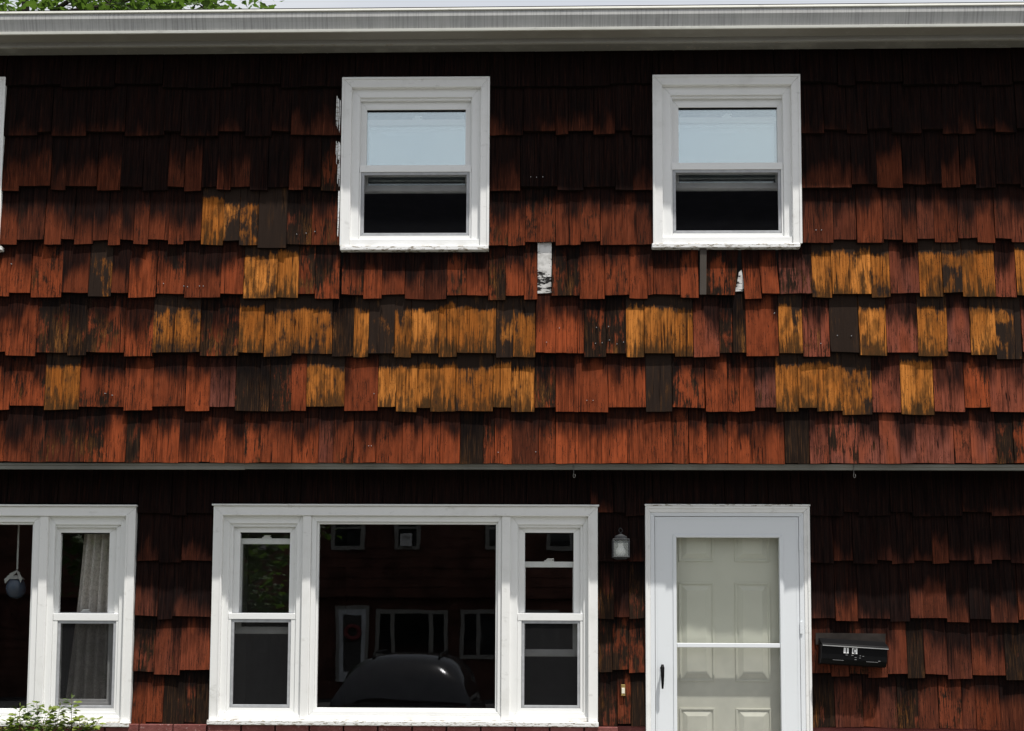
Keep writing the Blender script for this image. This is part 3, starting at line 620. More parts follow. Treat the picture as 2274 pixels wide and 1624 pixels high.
MB().sweep([(YE + .0325, Z + gb + .0015), (YE + .13, Z + gb + .0015), (YE + .13, Z + gb + .008), (YE + .0325, Z + gb + .008)], HX0, HX1, dzz).build('underside', M['under'], gut)
ef = at(0, 118, YE + .12).z - g0.z
MB().sweep([(YE + .132, Z), (YE + .132, Z + ef - .004), (YE + .15, Z + ef - .004), (YE + .15, Z)], HX0, HX1, dzz).build('fascia_board', M['soffit'], house, 0.002)
e2 = at(0, 143, YE + .15).z - g0.z; e3 = at(0, 163, YO - .03).z - g0.z
MB().sweep([(YE + .151, Z + ef + .01), (YE + .151, Z + e2), (YE + .172, Z + e2), (YE + .172, Z + ef + .01)], HX0, HX1, dzz).build('soffit_strip', M['soffit2'], house, 0.002)
MB().sweep([(YE + .173, Z + e2 + .02), (YE + .173, Z + e2 + .004), (YO - .031, Z + e2 + .004), (YO - .031, Z + e2 + .02)], HX0, HX1, dzz).build('soffit', M['soffit'], house)
MB().sweep([(YO - .03, Z + e2 + .03), (YO - .036, Z + e3), (YO - .004, Z + e3), (YO - .004, Z + e2 + .03)], HX0, HX1, dzz).build('frieze_board', M['soffit2'], house, 0.002)
zr = Z + .03
rf = MB(); rf.add([(HX0, YE + .05, zr), (HX1, YE + .05, zr + dzz), (HX1, 4.3, zr + 1.5), (HX0, 4.3, zr + 1.5), (HX0, 9.2, zr), (HX1, 9.2, zr)], [(0, 1, 2, 3), (3, 2, 5, 4)])
rf.add([(HX0, YE + .05, zr - .03), (HX1, YE + .05, zr + dzz - .03), (HX1, 9.2, zr - .03), (HX0, 9.2, zr - .03)], [(0, 3, 2, 1)])
rf.build('roof', M['roof'], house)
bw_ = MB().box(HX0, HX1, 8.9, 9.0, 0, zr - .05); bw_.box(HX0 - .1, HX0 - .002, YL + .03, 9.0, 0, zr - .05); bw_.box(HX1 + .002, HX1 + .1, YL + .03, 9.0, 0, zr - .05)
bw_.build('rear_wall', M['oppwall'], house)

# --- brick foundation: the courses under the sills
zc = zB
for c in range(3):
    z1 = zc - c * 0.068 - 0.004; z0 = z1 - 0.056; x = -3.75 + (c % 2) * 0.105
    while x < 3.75:
        if not (door_hole[0] - .16 < x + 0.1 < door_hole[1] + .16):
            dp = 0.034 if x > door_hole[1] else 0
            MB().box(x, x + 0.202, YL - 0.062 + random.uniform(-.002, .002), YL - 0.021, z0 - dp, z1 - dp).build('brick', M['brick'], lbase, 0.003)
        x += 0.212
bs = MB()
for c in range(3, 20):
    z1 = zc - c * 0.068 - 0.004; z0 = z1 - 0.056; x = -3.75 + (c % 2) * 0.105
    if z0 < 0: break
    while x < 3.75:
        if not (door_hole[0] - .16 < x + 0.1 < door_hole[1] + .16): bs.box(x, x + 0.202, YL - 0.061, YL - 0.021, z0 - (0.034 if x > door_hole[1] else 0), z1 - (0.034 if x > door_hole[1] else 0))
        x += 0.212
tag(bs.build('brick', M['brick'], lbase), kind='stuff')
BX('doorstep', M['concrete'], house, door_hole[0] - .3, door_hole[1] + .3, -1.2, YL - 0.066, 0.121, 0.47)

# ------------------------------------------------------------------ windows
def sash(parent, outer, inner, yf, yb, glass, name='sash', mat=None):
    s = MB().ring(outer, inner, yf, yb).build(name, mat or M['vinyl'], parent, 0.002)
    ym = (yf + yb) / 2
    MB().box(inner[0] - .004, inner[1] + .004, ym, ym + .004, inner[2] - .004, inner[3] + .004).build('pane', glass, parent)
    # thin dark gasket line round the glass
    return s
def lock(parent, x, z, y):
    m = MB().box(x - .03, x + .03, y - .018, y, z, z + .008); m.box(x - .018, x + .02, y - .022, y - .002, z + .008, z + .016); m.box(x - .012, x + .03, y - .03, y - .02, z + .013, z + .019)
    m.build('sash_lock', M['vinyl'], parent, 0.0015)
def inset(r, l, rr, b, t): return (r[0] + l, r[1] - rr, r[2] + b, r[3] - t)

def double_hung(win, f, y0, frame_o, frame_i, stop_o, glass_r, scr_o, scr_i, raise_top, raise_bot, glassmat, screenmat, closed=False):
    """One double-hung unit; rectangles in crop pixels of f, y0 = plane of the surrounding casing face."""
    ro = rect(f, *frame_o, y0 + .03); ri = rect(f, *frame_i, y0 + .03)
    MB().ring((ro[0] - .006, ro[1] + .006, ro[2] - .004, ro[3] + .01), ri, y0 + .030, y0 + .15).build('frame', M['vinyl'], win, 0.0015)
    so_ = rect(f, *stop_o, y0 + .045); gr = rect(f, *glass_r, y0 + .07)
    sw = 0.016
    MB().ring((min(so_[0], ri[0]) - .002, max(so_[1], ri[1]) + .002, gr[2] - .03, ri[3] + .002), (so_[0] + sw * .55, so_[1] - sw * .55, gr[2] - .03, so_[3] - sw * .8), y0 + .045, y0 + .066, 'LRT').build('stop', M['vinyl'], win, 0.0015)
    so2 = rect(f, *scr_o, y0 + .045); si = rect(f, *scr_i, y0 + .045)
    zmeet = so2[3]
    go = (so_[0] + .004, so_[1] - .004, zmeet - .012, so_[3] - .006)
    us = sash(win, go, gr, y0 + .068, y0 + .098, glassmat)
    BX('gasket', M['felt'], win, gr[0] + .0005, gr[1] - .0005, y0 + .074, y0 + .0825, gr[3] - .007, gr[3] - .0004)
    BX('meeting_rail', M['vinyl'], win, ri[0] + .002, ri[1] - .002, y0 + .038, y0 + .0675, zmeet + .0015, gr[2] - .004, bevel=0.002)
    MB().ring(so2, si, y0 + .043, y0 + .058).build('screen_frame', M['alu'], win, 0.0015)
    BX('screen', screenmat, win, si[0] - .003, si[1] + .003, y0 + .052, y0 + .0525, si[2] - .003, si[3] + .003)
    # white bead that holds the screen
    MB().ring((ri[0] + .001, ri[1] - .001, ri[2] + .001, zmeet + .001), (so2[0] - .002, so2[1] + .002, so2[2] - .002, so2[3] + .002), y0 + .040, y0 + .062, 'LRB').build('bead', M['vinyl'], win, 0.001)
    # inner lower sash, raised or closed
    yi = y0 + .108
    rx0, rx1 = gr[0] - .03, gr[1] + .03
    if closed: zt2, zb2 = gr[2] + .004, si[2] - .01
    else: zt2 = at(*f((glass_r[0] + glass_r[2]) / 2, raise_top), yi).z; zb2 = at(*f((glass_r[0] + glass_r[2]) / 2, raise_bot), yi).z
    o = (rx0, rx1, zb2, zt2); rail = 0.045
    i_ = (rx0 + .034, rx1 - .034, zb2 + rail, zt2 - (.036))
    s = sash(win, o, i_, yi, yi + .03, glassmat)
    BX('rail_groove', M['vinyl'], win, rx0, rx1, yi - .006, yi - .0003, zb2 + .006, zb2 + .022, bevel=.001)
    lock(win, (rx0 + rx1) / 2, zt2 + .0005, yi + .02)
    return ro, ri

def upper_window(c, label):
    y0 = YO - 0.034
    co = rect(c, 50, 482, 965, 1527, y0); ci = rect(c, 108, 540, 912, 1500, y0)
    win = empty('window', ((co[0] + co[1]) / 2, y0, co[2]), house); win['label'] = label
    MB().ring(co, (ci[0], ci[1], co[2], ci[3]), y0, YO + .028, 'LRT').build('casing', M['paint'], win, 0.0025)
    MB().ring((co[0] - .003, co[1] + .003, co[2], co[3] + .004), (co[0] + .012, co[1] - .012, co[2], co[3] - .012), y0 - .005, y0 - .0005, 'LRT').build('moulding', M['paint'], win, 0.002)
    fo = (110, 545, 910, 1527); fi = (160, 604, 858, 1482)
    double_hung(win, c, y0, fo, fi, (160, 612, 862, 1060), (207, 682, 820, 1032), (172, 1070, 842, 1462), (190, 1086, 825, 1446), 742, 1192, M['lowe'], M['screen'])
    ss = rect(c, 110, 1487, 910, 1530, y0 + .02); BX('sub_sill', M['vinyl'], win, ci[0] + .001, ci[1] - .001, y0 + .012, YO + .06, co[2] - .001, ss[3], bevel=.002)
    sn = rect(c, 42, 1526, 962, 1552, y0 - .012)
    BX('sill', M['sillp'], win, sn[0], sn[1], y0 - .016, YO + .06, sn[2], co[2] - .0015, bevel=.004)
    return win
upper_window(cU1, 'upstairs window left of centre with its lower sash raised behind a dark screen')
upper_window(cU2, 'upstairs window above the door with flaking sill paint')
upper_window(cU0, 'upstairs window at the far edge of the wall')

def picture_window(dx, label, left_raise, right_raise):
    y0 = YL - 0.040
    sh = dx * 479.6
    fL = C(600 + sh, 1434, 2.137); fR = C(1200 + sh, 1434, 2.137)
    L0, R0 = 71, 1268                     # mean of the leaning edges
    a = at(*fL(L0, 880), y0); b = at(*fR(R0, 880), y0); zt = at(*fL(1200, 182), y0).z; zs = at(*fL(1200, 1556), y0).z
    win = empty('window', ((a.x + b.x) / 2, y0, zs), house); win['label'] = label
    cw = 0.060
    co = (a.x, b.x, zs, zt); ci = (a.x + cw, b.x - cw, zs, zt - cw)
    MB().ring(co, ci, y0, YL + .028, 'LRT').build('casing', M['paint'], win, 0.0025)
    BX('drip_cap', M['paint'], win, co[0] - .008, co[1] + .008, y0 - .014, YL + .02, zt + .001, zt + .012, bevel=.002)
    MB().ring((ci[0] - .012, ci[1] + .012, zs, ci[3] + .012), (ci[0] - .001, ci[1] + .001, zs, ci[3] + .001), y0 - .004, y0 - .0004, 'LRT').build('moulding', M['paint'], win, 0.0015)
    # mullions
    mL = (at(*fL(648, 880), y0).x, at(*fL(702, 880), y0).x); mR = (at(*fR(650, 880), y0).x, at(*fR(704, 880), y0).x)
    for q in (mL, mR): BX('mullion', M['paint'], win, q[0], q[1], y0 + .006, YL + .06, zs + .001, ci[3] - .001, bevel=.003)
    sub = (zs, zs + .028)
    # left and right double-hung lights
    for side, f, k in (('l', fL, left_raise), ('r', fR, right_raise)):
        if side == 'l': fo, fi, st, gl, s_o, s_i = (136, 240, 645, 1556), (178, 292, 614, 1500), (200, 300, 616, 880), (254, 350, 574, 865), (197, 908, 578, 1472), (214, 926, 562, 1453)
        else: fo, fi, st, gl, s_o, s_i = (708, 240, 1206, 1556), (752, 300, 1176, 1503), (750, 305, 1166, 880), (800, 352, 1113, 866), (780, 917, 1153, 1475), (797, 934, 1137, 1458)
        double_hung(win, f, y0, fo, fi, st, gl, s_o, s_i, k[0], k[1], M['glass'], M['screen2'], closed=k[2])
    # fixed picture light
    px0, px1 = mL[1], mR[0]
    gl = (at(*fL(758, 880), y0 + .05).x, at(*fR(613, 880), y0 + .05).x, at(*fL(1200, 1475), y0 + .05).z, at(*fL(1200, 298), y0 + .05).z)
    MB().ring((px0 + .001, px1 - .001, zs + .03, ci[3] - .001), (gl[0] - .014, gl[1] + .014, gl[2] - .02, gl[3] + .014), y0 + .02, y0 + .07).build('frame', M['vinyl'], win, .002)
    MB().ring((gl[0] - .0135, gl[1] + .0135, gl[2] - .0195, gl[3] + .0135), gl, y0 + .036, y0 + .069).build('glazing_stop', M['vinyl'], win, .002)
    BX('pane', M['glass'], win, gl[0] - .004, gl[1] + .004, y0 + .05, y0 + .056, gl[2] - .004, gl[3] + .004)
    BX('sub_sill', M['paint'], win, ci[0] + .001, ci[1] - .001, y0 + .014, YL + .03, zs + .0005, zs + .029, bevel=.002)
    zn = at(*fL(1200, 1590), y0 - .03).z
    BX('sill', M['sillp'], win, co[0] - .004, co[1] + .003, y0 - .034, YL + .03, zn, zs - .0006, bevel=.004)
    return win
picture_window(0, 'wide three part picture window with dark glass beside the door', (388, 1000, False), (537, 1145, False))
picture_window(WDX, 'three part picture window with a curtain at the left end of the wall', (388, 1000, True), (537, 1145, True))

# ------------------------------------------------------------------ front doors
yd = YL - 0.036
dz0 = 0.5
co = rect(cD, 334, 182, 1390, 900, yd); co = (co[0], co[1], dz0, co[3]); ci = rect(cD, 366, 222, 1352, 900, yd); ci = (ci[0], ci[1], dz0, ci[3])
dw = empty('door_frame', ((co[0] + co[1]) / 2, yd, dz0), house)
MB().ring(co, ci, yd, YL + .028, 'LRT').build('casing', M['paint'], dw, .0025)
MB().ring((co[0] - .001, co[1] + .001, dz0, co[3] + .001), (co[0] + .016, co[1] - .016, dz0, co[3] - .016), yd - .006, yd - .0004, 'LRT').build('moulding', M['paint'], dw, .003)
BX('drip_cap', M['sillp'], dw, co[0] - .004, co[1] + .004, yd - .012, YL + .01, co[3] + .0015, co[3] + .012, bevel=.002)
zi = rect(cD, 394, 246, 1322, 900, yd); zi = (zi[0], zi[1], dz0, zi[3])
MB().ring((ci[0] + .0006, ci[1] - .0006, dz0, ci[3] - .0006), zi, yd + .004, yd + .05, 'LRT').build('z_bar', M['storm'], dw, .0015)
MB().ring((ci[0] - .002, ci[1] + .002, dz0, ci[3] + .002), (ci[0] + .022, ci[1] - .022, dz0, ci[3] - .02), yd + .052, YL + .16, 'LRT').build('jamb', M['paint'], dw, .001)
sd = empty('storm_door', ((zi[0] + zi[1]) / 2, yd, dz0), house)
lo = (zi[0] + .003, zi[1] - .003, dz0 + .01, zi[3] - .004)
gU = rect(cD, 532, 384, 1192, 1060, yd + .02); gLo = rect(cD, 540, 1088, 1202, 1240, yd + .02)
gl_all = (gU[0], gU[1], dz0 + .16, gU[3])
MB().ring(lo, gl_all, yd + .006, yd + .034, 'LRTB', 0.0).build('leaf', M['storm'], sd)
mo = inset(gl_all, -.022, -.022, -.022, -.018)
MB().ring(mo, inset(gl_all, -.0005, -.0005, -.0005, -.0005), yd + .0005, yd + .0055).build('moulding', M['storm'], sd, .003)
MB().ring(inset(lo, .012, .012, .012, .012), inset(lo, .016, .016, .016, .016), yd + .0044, yd + .0058).build('raised_line', M['storm'], sd)
BX('crossbar', M['storm'], sd, gl_all[0] + .001, gl_all[1] - .001, yd + .004, yd + .03, gLo[3], gU[2], bevel=.003)
BX('pane', M['storm_glass'], sd, gl_all[0] - .003, gl_all[1] + .003, yd + .022, yd + .026, gU[2] - .004, gl_all[3] + .003)
BX('screen', M['screen3'], sd, gl_all[0] - .003, gl_all[1] + .003, yd + .016, yd + .0165, gl_all[2] - .003, gLo[3] + .004)
hz = [at(*cD(1330, q), yd).z for q in (385, 465, 920, 1000)]
for a_, b_ in ((hz[1], hz[0]), (hz[3], hz[2]), (1.0, 1.08)): BX('hinge', M['storm'], sd, zi[1] - .002, zi[1] + .014, yd - .003, yd + .0035, a_, b_, bevel=.001)
hp = at(*cD(440, 1272), yd); hh = at(*cD(440, 1195), yd).z
hd = MB(); hl = hh - at(*cD(440, 1350), yd).z
hd.tube([(hp.x, yd - .03, hh - .002), (hp.x, yd - .036, hh - .02), (hp.x, yd - .04, hh - hl * .45), (hp.x + .0005, yd - .036, hh - hl * .8), (hp.x + .0005, yd - .03, hh - hl)], [.008, .0125, .0112, .0085, .006], 10)
hd.tube([(hp.x, yd + .006, hh - .022), (hp.x, yd - .036, hh - .022)], .006, 8)
hd.tube([(hp.x, yd + .008, hh - .022), (hp.x, yd + .0005, hh - .022)], .011, 12)
hd.build('handle', M['black'], sd, smooth=True)
yi = YL + .052
ed = empty('entry_door', ((ci[0] + ci[1]) / 2, yi, dz0), house)
BX('slab', M['doorp'], ed, ci[0] + .024, ci[1] - .024, yi, yi + .045, dz0 + .02, ci[3] - .022)
def door_panel(x0, x1, z0, z1):
    m = MB(); m.ring((x0, x1, z0, z1), (x0 + .012, x1 - .012, z0 + .012, z1 - .012), yi - .006, yi - .0003)
    a = (x0 + .02, x1 - .02, z0 + .02, z1 - .02); b = inset(a, .03, .03, .03, .03)
    vs = [(a[0], yi - .0004, a[2]), (a[1], yi - .0004, a[2]), (a[1], yi - .0004, a[3]), (a[0], yi - .0004, a[3]), (b[0], yi - .011, b[2]), (b[1], yi - .011, b[2]), (b[1], yi - .011, b[3]), (b[0], yi - .011, b[3])]
    m.add(vs, [(4, 5, 6, 7), (0, 1, 5, 4), (1, 2, 6, 5), (2, 3, 7, 6), (3, 0, 4, 7)])
    m.build('raised_panel', M['doorp'], ed, .002)
cols = [(at(*cD(548, 900), yi).x, at(*cD(774, 900), yi).x), (at(*cD(908, 900), yi).x, at(*cD(1134, 900), yi).x)]
zz = [at(*cD(800, q), yi).z for q in (538, 672, 1306, 1476)]
for c in cols:
    door_panel(c[0], c[1], zz[0], min(zz[0] + .2, ci[3] - .06)); door_panel(c[0], c[1], zz[2], zz[1]); door_panel(c[0], c[1], zz[3] - .5, zz[3])
BX('threshold', M['alu'], dw, ci[0], ci[1], yd + .002, YL + .15, 0.471, dz0 - .001)

# ------------------------------------------------------------------ wall lantern
cLn = C(1800, 1570, 12.492)
yw = YL - 0.03; yl = YL - 0.11
la = at(*cLn(775, 950), yl); t_ = lambda cy: at(*cLn(775, cy), yl).z
wL = abs(at(*cLn(1080, 950), yl).x - at(*cLn(470, 950), yl).x) / 2
lant = tag(empty('wall_lantern', (la.x, yl, t_(1360))), 'small black wall lantern with clear glass and a white bulb beside the door', 'wall lamp')
ring_pts = [(la.x + .011 * math.cos(q), yl, t_(270) + .0135 * math.sin(q)) for q in [2 * math.pi * k / 14 for k in range(15)]]
MB().tube(ring_pts, .0022, 6).build('ring', M['iron'], lant, smooth=True)
r2 = math.sqrt(2)
MB().lathe((la.x, yl, 0), [(.004, t_(390)), (.012, t_(410)), (.022, t_(450)), (wL * .72, t_(490)), (wL * .78, t_(500)), (wL * .78, t_(590))], 20).build('cap', M['iron'], lant, smooth=False)
MB().box(la.x - wL * 1.03, la.x + wL * 1.03, yl - wL * 1.03, yl + wL * 1.03, t_(650), t_(600)).build('rim', M['iron'], lant, .002)
cg = MB(); zb_, zt2_ = t_(1265), t_(650)
for sx in (-1, 1):
    for sy in (-1, 1): cg.box(la.x + sx * wL * .97 - .0035, la.x + sx * wL * .97 + .0035, yl + sy * wL * .97 - .0035, yl + sy * wL * .97 + .0035, zb_, zt2_)
cg.build('cage', M['iron'], lant, .001)
MB().box(la.x - wL * 1.05, la.x + wL * 1.05, yl - wL * 1.05, yl + wL * 1.05, t_(1300), t_(1262)).build('tray', M['iron'], lant, .002)
MB().lathe((la.x, yl, 0), [(wL * .5, t_(1360)), (wL * .8, t_(1335)), (wL * .8, t_(1301))], 16).build('base', M['iron'], lant)
gm = MB()
for sx in (-1, 1): gm.box(la.x + sx * wL * .9 - .0006, la.x + sx * wL * .9 + .0006, yl - wL * .9, yl + wL * .9, zb_, zt2_)
gm.box(la.x - wL * .88, la.x + wL * .88, yl - wL * .93, yl - wL * .91, zb_, zt2_)
gm.build('pane', M['lantern_glass'], lant)
rbu = wL * .6
bu = [(.0005, t_(1070) - rbu)] + [(rbu * math.sin(q) + .0005, t_(1070) - rbu * math.cos(q)) for q in [0.35, .7, 1.05, 1.4, 1.75, 2.1, 2.4]] + [(rbu * .56, t_(860)), (rbu * .54, t_(780)), (rbu * .45, t_(735))]
MB().lathe((la.x, yl, 0), bu, 20).build('bulb', M['bulb'], lant, smooth=True)
MB().lathe((la.x, yl, 0), [(rbu * .44, t_(738)), (rbu * .44, t_(660))], 14).build('socket', M['alu'], lant)
bpz = (t_(1080) + t_(500)) / 2
MB().tube([(la.x - .006, YL - .028, bpz), (la.x - .006, YL - .046, bpz)], .045, 20).build('back_plate', M['iron'], lant, .003)
MB().tube([(la.x - .006, YL - .045, bpz), (la.x - .006, yl + wL * .5, bpz + .05), (la.x, yl + wL * .8, t_(560))], .005, 8).build('arm', M['iron'], lant, smooth=True)

# ------------------------------------------------------------------ doorbell
d0 = at(*cD(178, 1397), YL - .036); d1 = at(*cD(204, 1325), YL - .036)
db = tag(empty('doorbell', ((d0.x + d1.x) / 2, YL - .03, d0.z)), 'small brass doorbell push screwed to the shingles between window and door', 'doorbell')
MB().box(d0.x, d1.x, YL - .044, YL - .024, d0.z, d1.z).build('plate', M['brass'], db, .002)
MB().box(d0.x + .003, d1.x - .003, YL - .049, YL - .0445, d0.z + .014, d1.z - .02).build('button', M['button'], db, .002)

# ------------------------------------------------------------------ mailbox
cM = C(2440, 1880, 8.7462)
YM0, YM1 = YL - 0.03, YL - 0.125
tl, tr = at(*cM(230, 452), YM1), at(*cM(1955, 560), YM1); bl = at(*cM(235, 985), YM1)
ux = (tr - tl).normalized(); uz = Vector((-ux.z, 0, ux.x)); Wd = (tr - tl).length; Hh = (tl - bl).length
mb = tag(empty('mailbox', (bl.x, YM0, bl.z)), 'black metal mailbox hung askew on the shingles right of the door', 'mailbox')
def mp(u, v, y): p = tl + ux * u - uz * v; return (p.x, y, p.z)
def mbox(m, u0, u1, v0, v1, yf, yb):
    vs = [mp(u0, v1, yf), mp(u1, v1, yf), mp(u1, v1, yb), mp(u0, v1, yb), mp(u0, v0, yf), mp(u1, v0, yf), mp(u1, v0, yb), mp(u0, v0, yb)]
    return m.add(vs, [(0,3,2,1),(4,5,6,7),(0,1,5,4),(1,2,6,5),(2,3,7,6),(3,0,4,7)])
def mprofile(m, u0, u1, prof):
    n = len(prof); vs = [mp(u0, v, y) for y, v in prof] + [mp(u1, v, y) for y, v in prof]
    return m.add(vs, [(k, (k+1) % n, (k+1) % n + n, k + n) for k in range(n)] + [tuple(range(n-1, -1, -1)), tuple(range(n, 2*n))])
mprofile(MB(), .0, Wd, [(YM1 + .002, .014), (YM1 + .004, Hh * .72), (YM1 + .022, Hh * .95), (YM1 + .05, Hh), (YM0 - .002, Hh), (YM0 - .002, .002), (YM1 + .02, .002)]).build('body', M['black'], mb, .003)
mprofile(MB(), -.002, Wd + .003, [(YM0 - .001, -.034), (YM0 - .004, -.036), (YM1 - .004, -.005), (YM1 - .008, .004), (YM1 - .008, .013), (YM1 - .002, .013), (YM1 + .0015, .0005), (YM0 - .001, -.028)]).build('lid', M['black'], mb, .0015)
mbox(MB(), .002, Wd + .002, .0055, .0105, YM1 - .0095, YM1 - .0082).build('lid_edge', M['chrome'], mb)
def cm_uv(cx, cy):
    p = at(*cM(cx, cy), YM1) - tl; return p.dot(ux), -p.dot(uz)
for name, c0, c1 in (('number_plate', (800, 532), (925, 708)), ('number_plate', (1022, 548), (1152, 724))):
    u0, v0 = cm_uv(*c0); u1, v1 = cm_uv(*c1)
    pl = mbox(MB(), u0, u1, max(v0, .0135), v1, YM1 - .0012, YM1 + .0016).build(name, M['sticker'], mb, .0008)
    wv, hv = u1 - u0, v1 - max(v0, .0135); vt = max(v0, .0135)
    if c0[0] == 800:
        q = MB(); mbox(q, u0 + wv * .42, u0 + wv * .64, vt + hv * .08, vt + hv * .9, YM1 - .0022, YM1 - .0013)
        q.build('digit', M['ink'], pl)
    else:
        q = MB(); cxu, cv = u0 + wv * .52, vt + hv * .5; ra, rb = wv * .27, hv * .36; pts = []
        for k in range(15):
            an = R(48 + 264 * k / 14); pts.append((cxu + ra * math.cos(an), cv - rb * math.sin(an)))
        for (a1, b1), (a2, b2) in zip(pts, pts[1:]):
            dx_, dz_ = a2 - a1, b2 - b1; ln = math.hypot(dx_, dz_); nx_, nz_ = -dz_ / ln * wv * .085, dx_ / ln * wv * .085; ex, ez = dx_ * .12, dz_ * .12
            q.add([mp(a1 + nx_ - ex, b1 + nz_ - ez, YM1 - .0021), mp(a1 - nx_ - ex, b1 - nz_ - ez, YM1 - .0021), mp(a2 - nx_ + ex, b2 - nz_ + ez, YM1 - .0021), mp(a2 + nx_ + ex, b2 + nz_ + ez, YM1 - .0021)], [(0, 1, 2, 3)])
        q.build('letter', M['ink'], pl)
em = MB()
for c0, c1 in (((850, 738), (905, 756)), ((1000, 748), (1055, 768)), ((1085, 805), (1135, 822)), ((1085, 858), (1135, 878)), ((1205, 820), (1245, 836)), ((1218, 760), (1252, 778)), ((1290, 775), (1332, 792)), ((510, 876), (800, 884)), ((1390, 928), (1700, 938)), ((1705, 900), (1760, 922))):
    u0, v0 = cm_uv(*c0); u1, v1 = cm_uv(*c1); mbox(em, min(u0, u1), max(u0, u1), min(v0, v1), max(v0, v1), YM1 + .0005, YM1 + .004)
em.build('emblem', M['embossed'], mb)
g0_ = at(*cM(60, 165), YM0); g1_ = at(*cM(1895, 185), YM0); g2_ = at(*cM(1890, 560), YM0); g3_ = at(*cM(60, 470), YM0)
MB().prism([(g3_.x, g3_.z), (g2_.x, g2_.z), (g1_.x, g1_.z), (g0_.x, g0_.z)], YL - .032, YL - .029).build('faded_outline', M['ghost'], mb)  # thin sheet for the unpainted outline left by an earlier mailbox

# ------------------------------------------------------------------ hooks under the overhang
for k, (hx, lb) in enumerate(((1721, 'bent wire hook hanging from the overhang above the wall lantern'), (2560, 'bent wire hook hanging from the overhang above the mailbox'))):
    p = at(hx, 1397, YO - .006); q = []
    for a, b in ((0, .004), (0, -.03), (-.001, -.052), (-.004, -.066), (.0, -.076), (.007, -.076), (.01, -.066), (.008, -.056)): q.append((p.x + a, YO - .014 - (.004 if b < -.04 else 0), p.z + b))
    tag(MB().tube(q, .0019, 6).build('hook', M['wire'], None, smooth=True), lb, 'hook', 'wire hooks along the overhang')

# ------------------------------------------------------------------ curtain and hanging ornament in the left window
cv = MB(); nx, nz_ = 60, 12; yc = YL + .16
xa = [at(*cW0(548, 345), yc).x, at(*cW0(415, 1430), yc).x]; xb = [at(*cW0(770, 345), yc).x + .02, at(*cW0(740, 1430), yc).x + .02]
za, zb2 = at(*cW0(650, 250), yc).z, at(*cW0(650, 1560), yc).z
for j in range(nz_ + 1):
    v = j / nz_
    for i in range(nx + 1):
        u = i / nx; x = (xa[0] + (xa[1] - xa[0]) * v) * (1 - u) + (xb[0] + (xb[1] - xb[0]) * v) * u
        cv.v.append((x, yc + .028 * math.sin(u * 32 + .5 * math.sin(v * 5)) + .006 * math.sin(u * 71 + v * 3), za + (zb2 - za) * v))
for j in range(nz_):
    for i in range(nx): a = j * (nx + 1) + i; cv.f.append((a, a + nx + 1, a + nx + 2, a + 1))
tag(cv.build('curtain', M['curtain'], None, smooth=True, fixn=False), 'grey damask curtain pulled aside behind the narrow sash at the left', 'curtain')
cE = C(0, 1680, 10.15); ye = YL + .13
ec = at(*cE(492, 830), ye); er = abs(at(*cE(785, 830), ye).x - at(*cE(205, 830), ye).x) / 2
orn = tag(empty('egg_ornament', (ec.x, ye, ec.z)), 'blue egg shaped ornament with a pale bow hanging inside the left window', 'ornament')
prof = [(max(.0006, er * math.sin(q) * (1 + .12 * math.cos(q))), -er * 1.22 * math.cos(q)) for q in [math.pi * k / 14 for k in range(15)]]
MB().lathe(ec, prof, 24).build('egg', M['egg'], orn, smooth=True)
zt3 = ec.z + er * 1.2; rb_ = MB()
rb_.box(ec.x - .002, ec.x + .009, ye - .002, ye - .0005, zt3 + .04, at(*cW0(110, 285), ye).z + .1)
rb_.build('ribbon', M['ribbon'], orn)
bo = MB()
for sx, dz_ in ((-1, 0), (1, .004)):
    for k in range(3):
        p0 = Vector((ec.x + .004, ye - .004 * k, zt3 + .036)); p1 = Vector((ec.x + sx * (.034 + .012 * k), ye - .03 - .01 * k, zt3 + .012 - .018 * k + dz_)); p2 = p1 + Vector((-sx * .008, -.006, -.03))
        bo.add([p0, p0 + Vector((0, 0, -.014)), p2, p1], [(0, 1, 2, 3)])
cap_ = [(er * math.sin(q) * (1.14) + .001, er * 1.235 * math.cos(q)) for q in (.1, .35, .6, .85)]
bo.lathe(ec, cap_, 18)
bo.build('bow', M['ribbon'], orn, fixn=False)

# ------------------------------------------------------------------ rose bush below the left window
def leaf(m, p, d, n, L, wd, lobes=False):
    d = d.normalized(); s = d.cross(n).normalized(); n = s.cross(d)
    if lobes:
        out = [(0, 0), (.18, .28), (.12, .5), (.42, .52), (.5, .3), (.62, .34), (.72, .18), (1, 0), (.72, -.18), (.62, -.34), (.5, -.3), (.42, -.52), (.12, -.5), (.18, -.28)]
        m.add([p + d * (a * L) + s * (b * wd) + n * (-.12 * L * a * a + .1 * abs(b) * wd) for a, b in out], [tuple(range(len(out)))])
    else:
        m.add([p, p + d * L * .3 + s * wd * .45 + n * .1 * wd, p + d * L * .65 + s * wd * .42 + n * .08 * wd, p + d * L - n * .1 * L, p + d * L * .65 - s * wd * .42 + n * .08 * wd, p + d * L * .3 - s * wd * .45 + n * .1 * wd, p + d * L * .5],
              [(0, 1, 2, 6), (6, 2, 3), (0, 6, 4, 5), (6, 3, 4)])
rng = random.Random(5)
yb_ = YL - .30
bush = tag(empty('rose_bush', (at(110, 2180, yb_).x, yb_, .12)), 'leafy green rose bush with small buds growing below the left window', 'bush')
lv, stn, bd = MB(), MB(), MB()
tips = [(215, 2092), (180, 2118), (300, 2155), (280, 2172), (110, 2105), (60, 2120), (45, 2150), (140, 2130), (240, 2150), (20, 2175), (165, 2150), (95, 2150), (205, 2170), (262, 2178), (-30, 2150), (-70, 2140), (130, 2172), (60, 2178), (150, 2125), (30, 2160)]
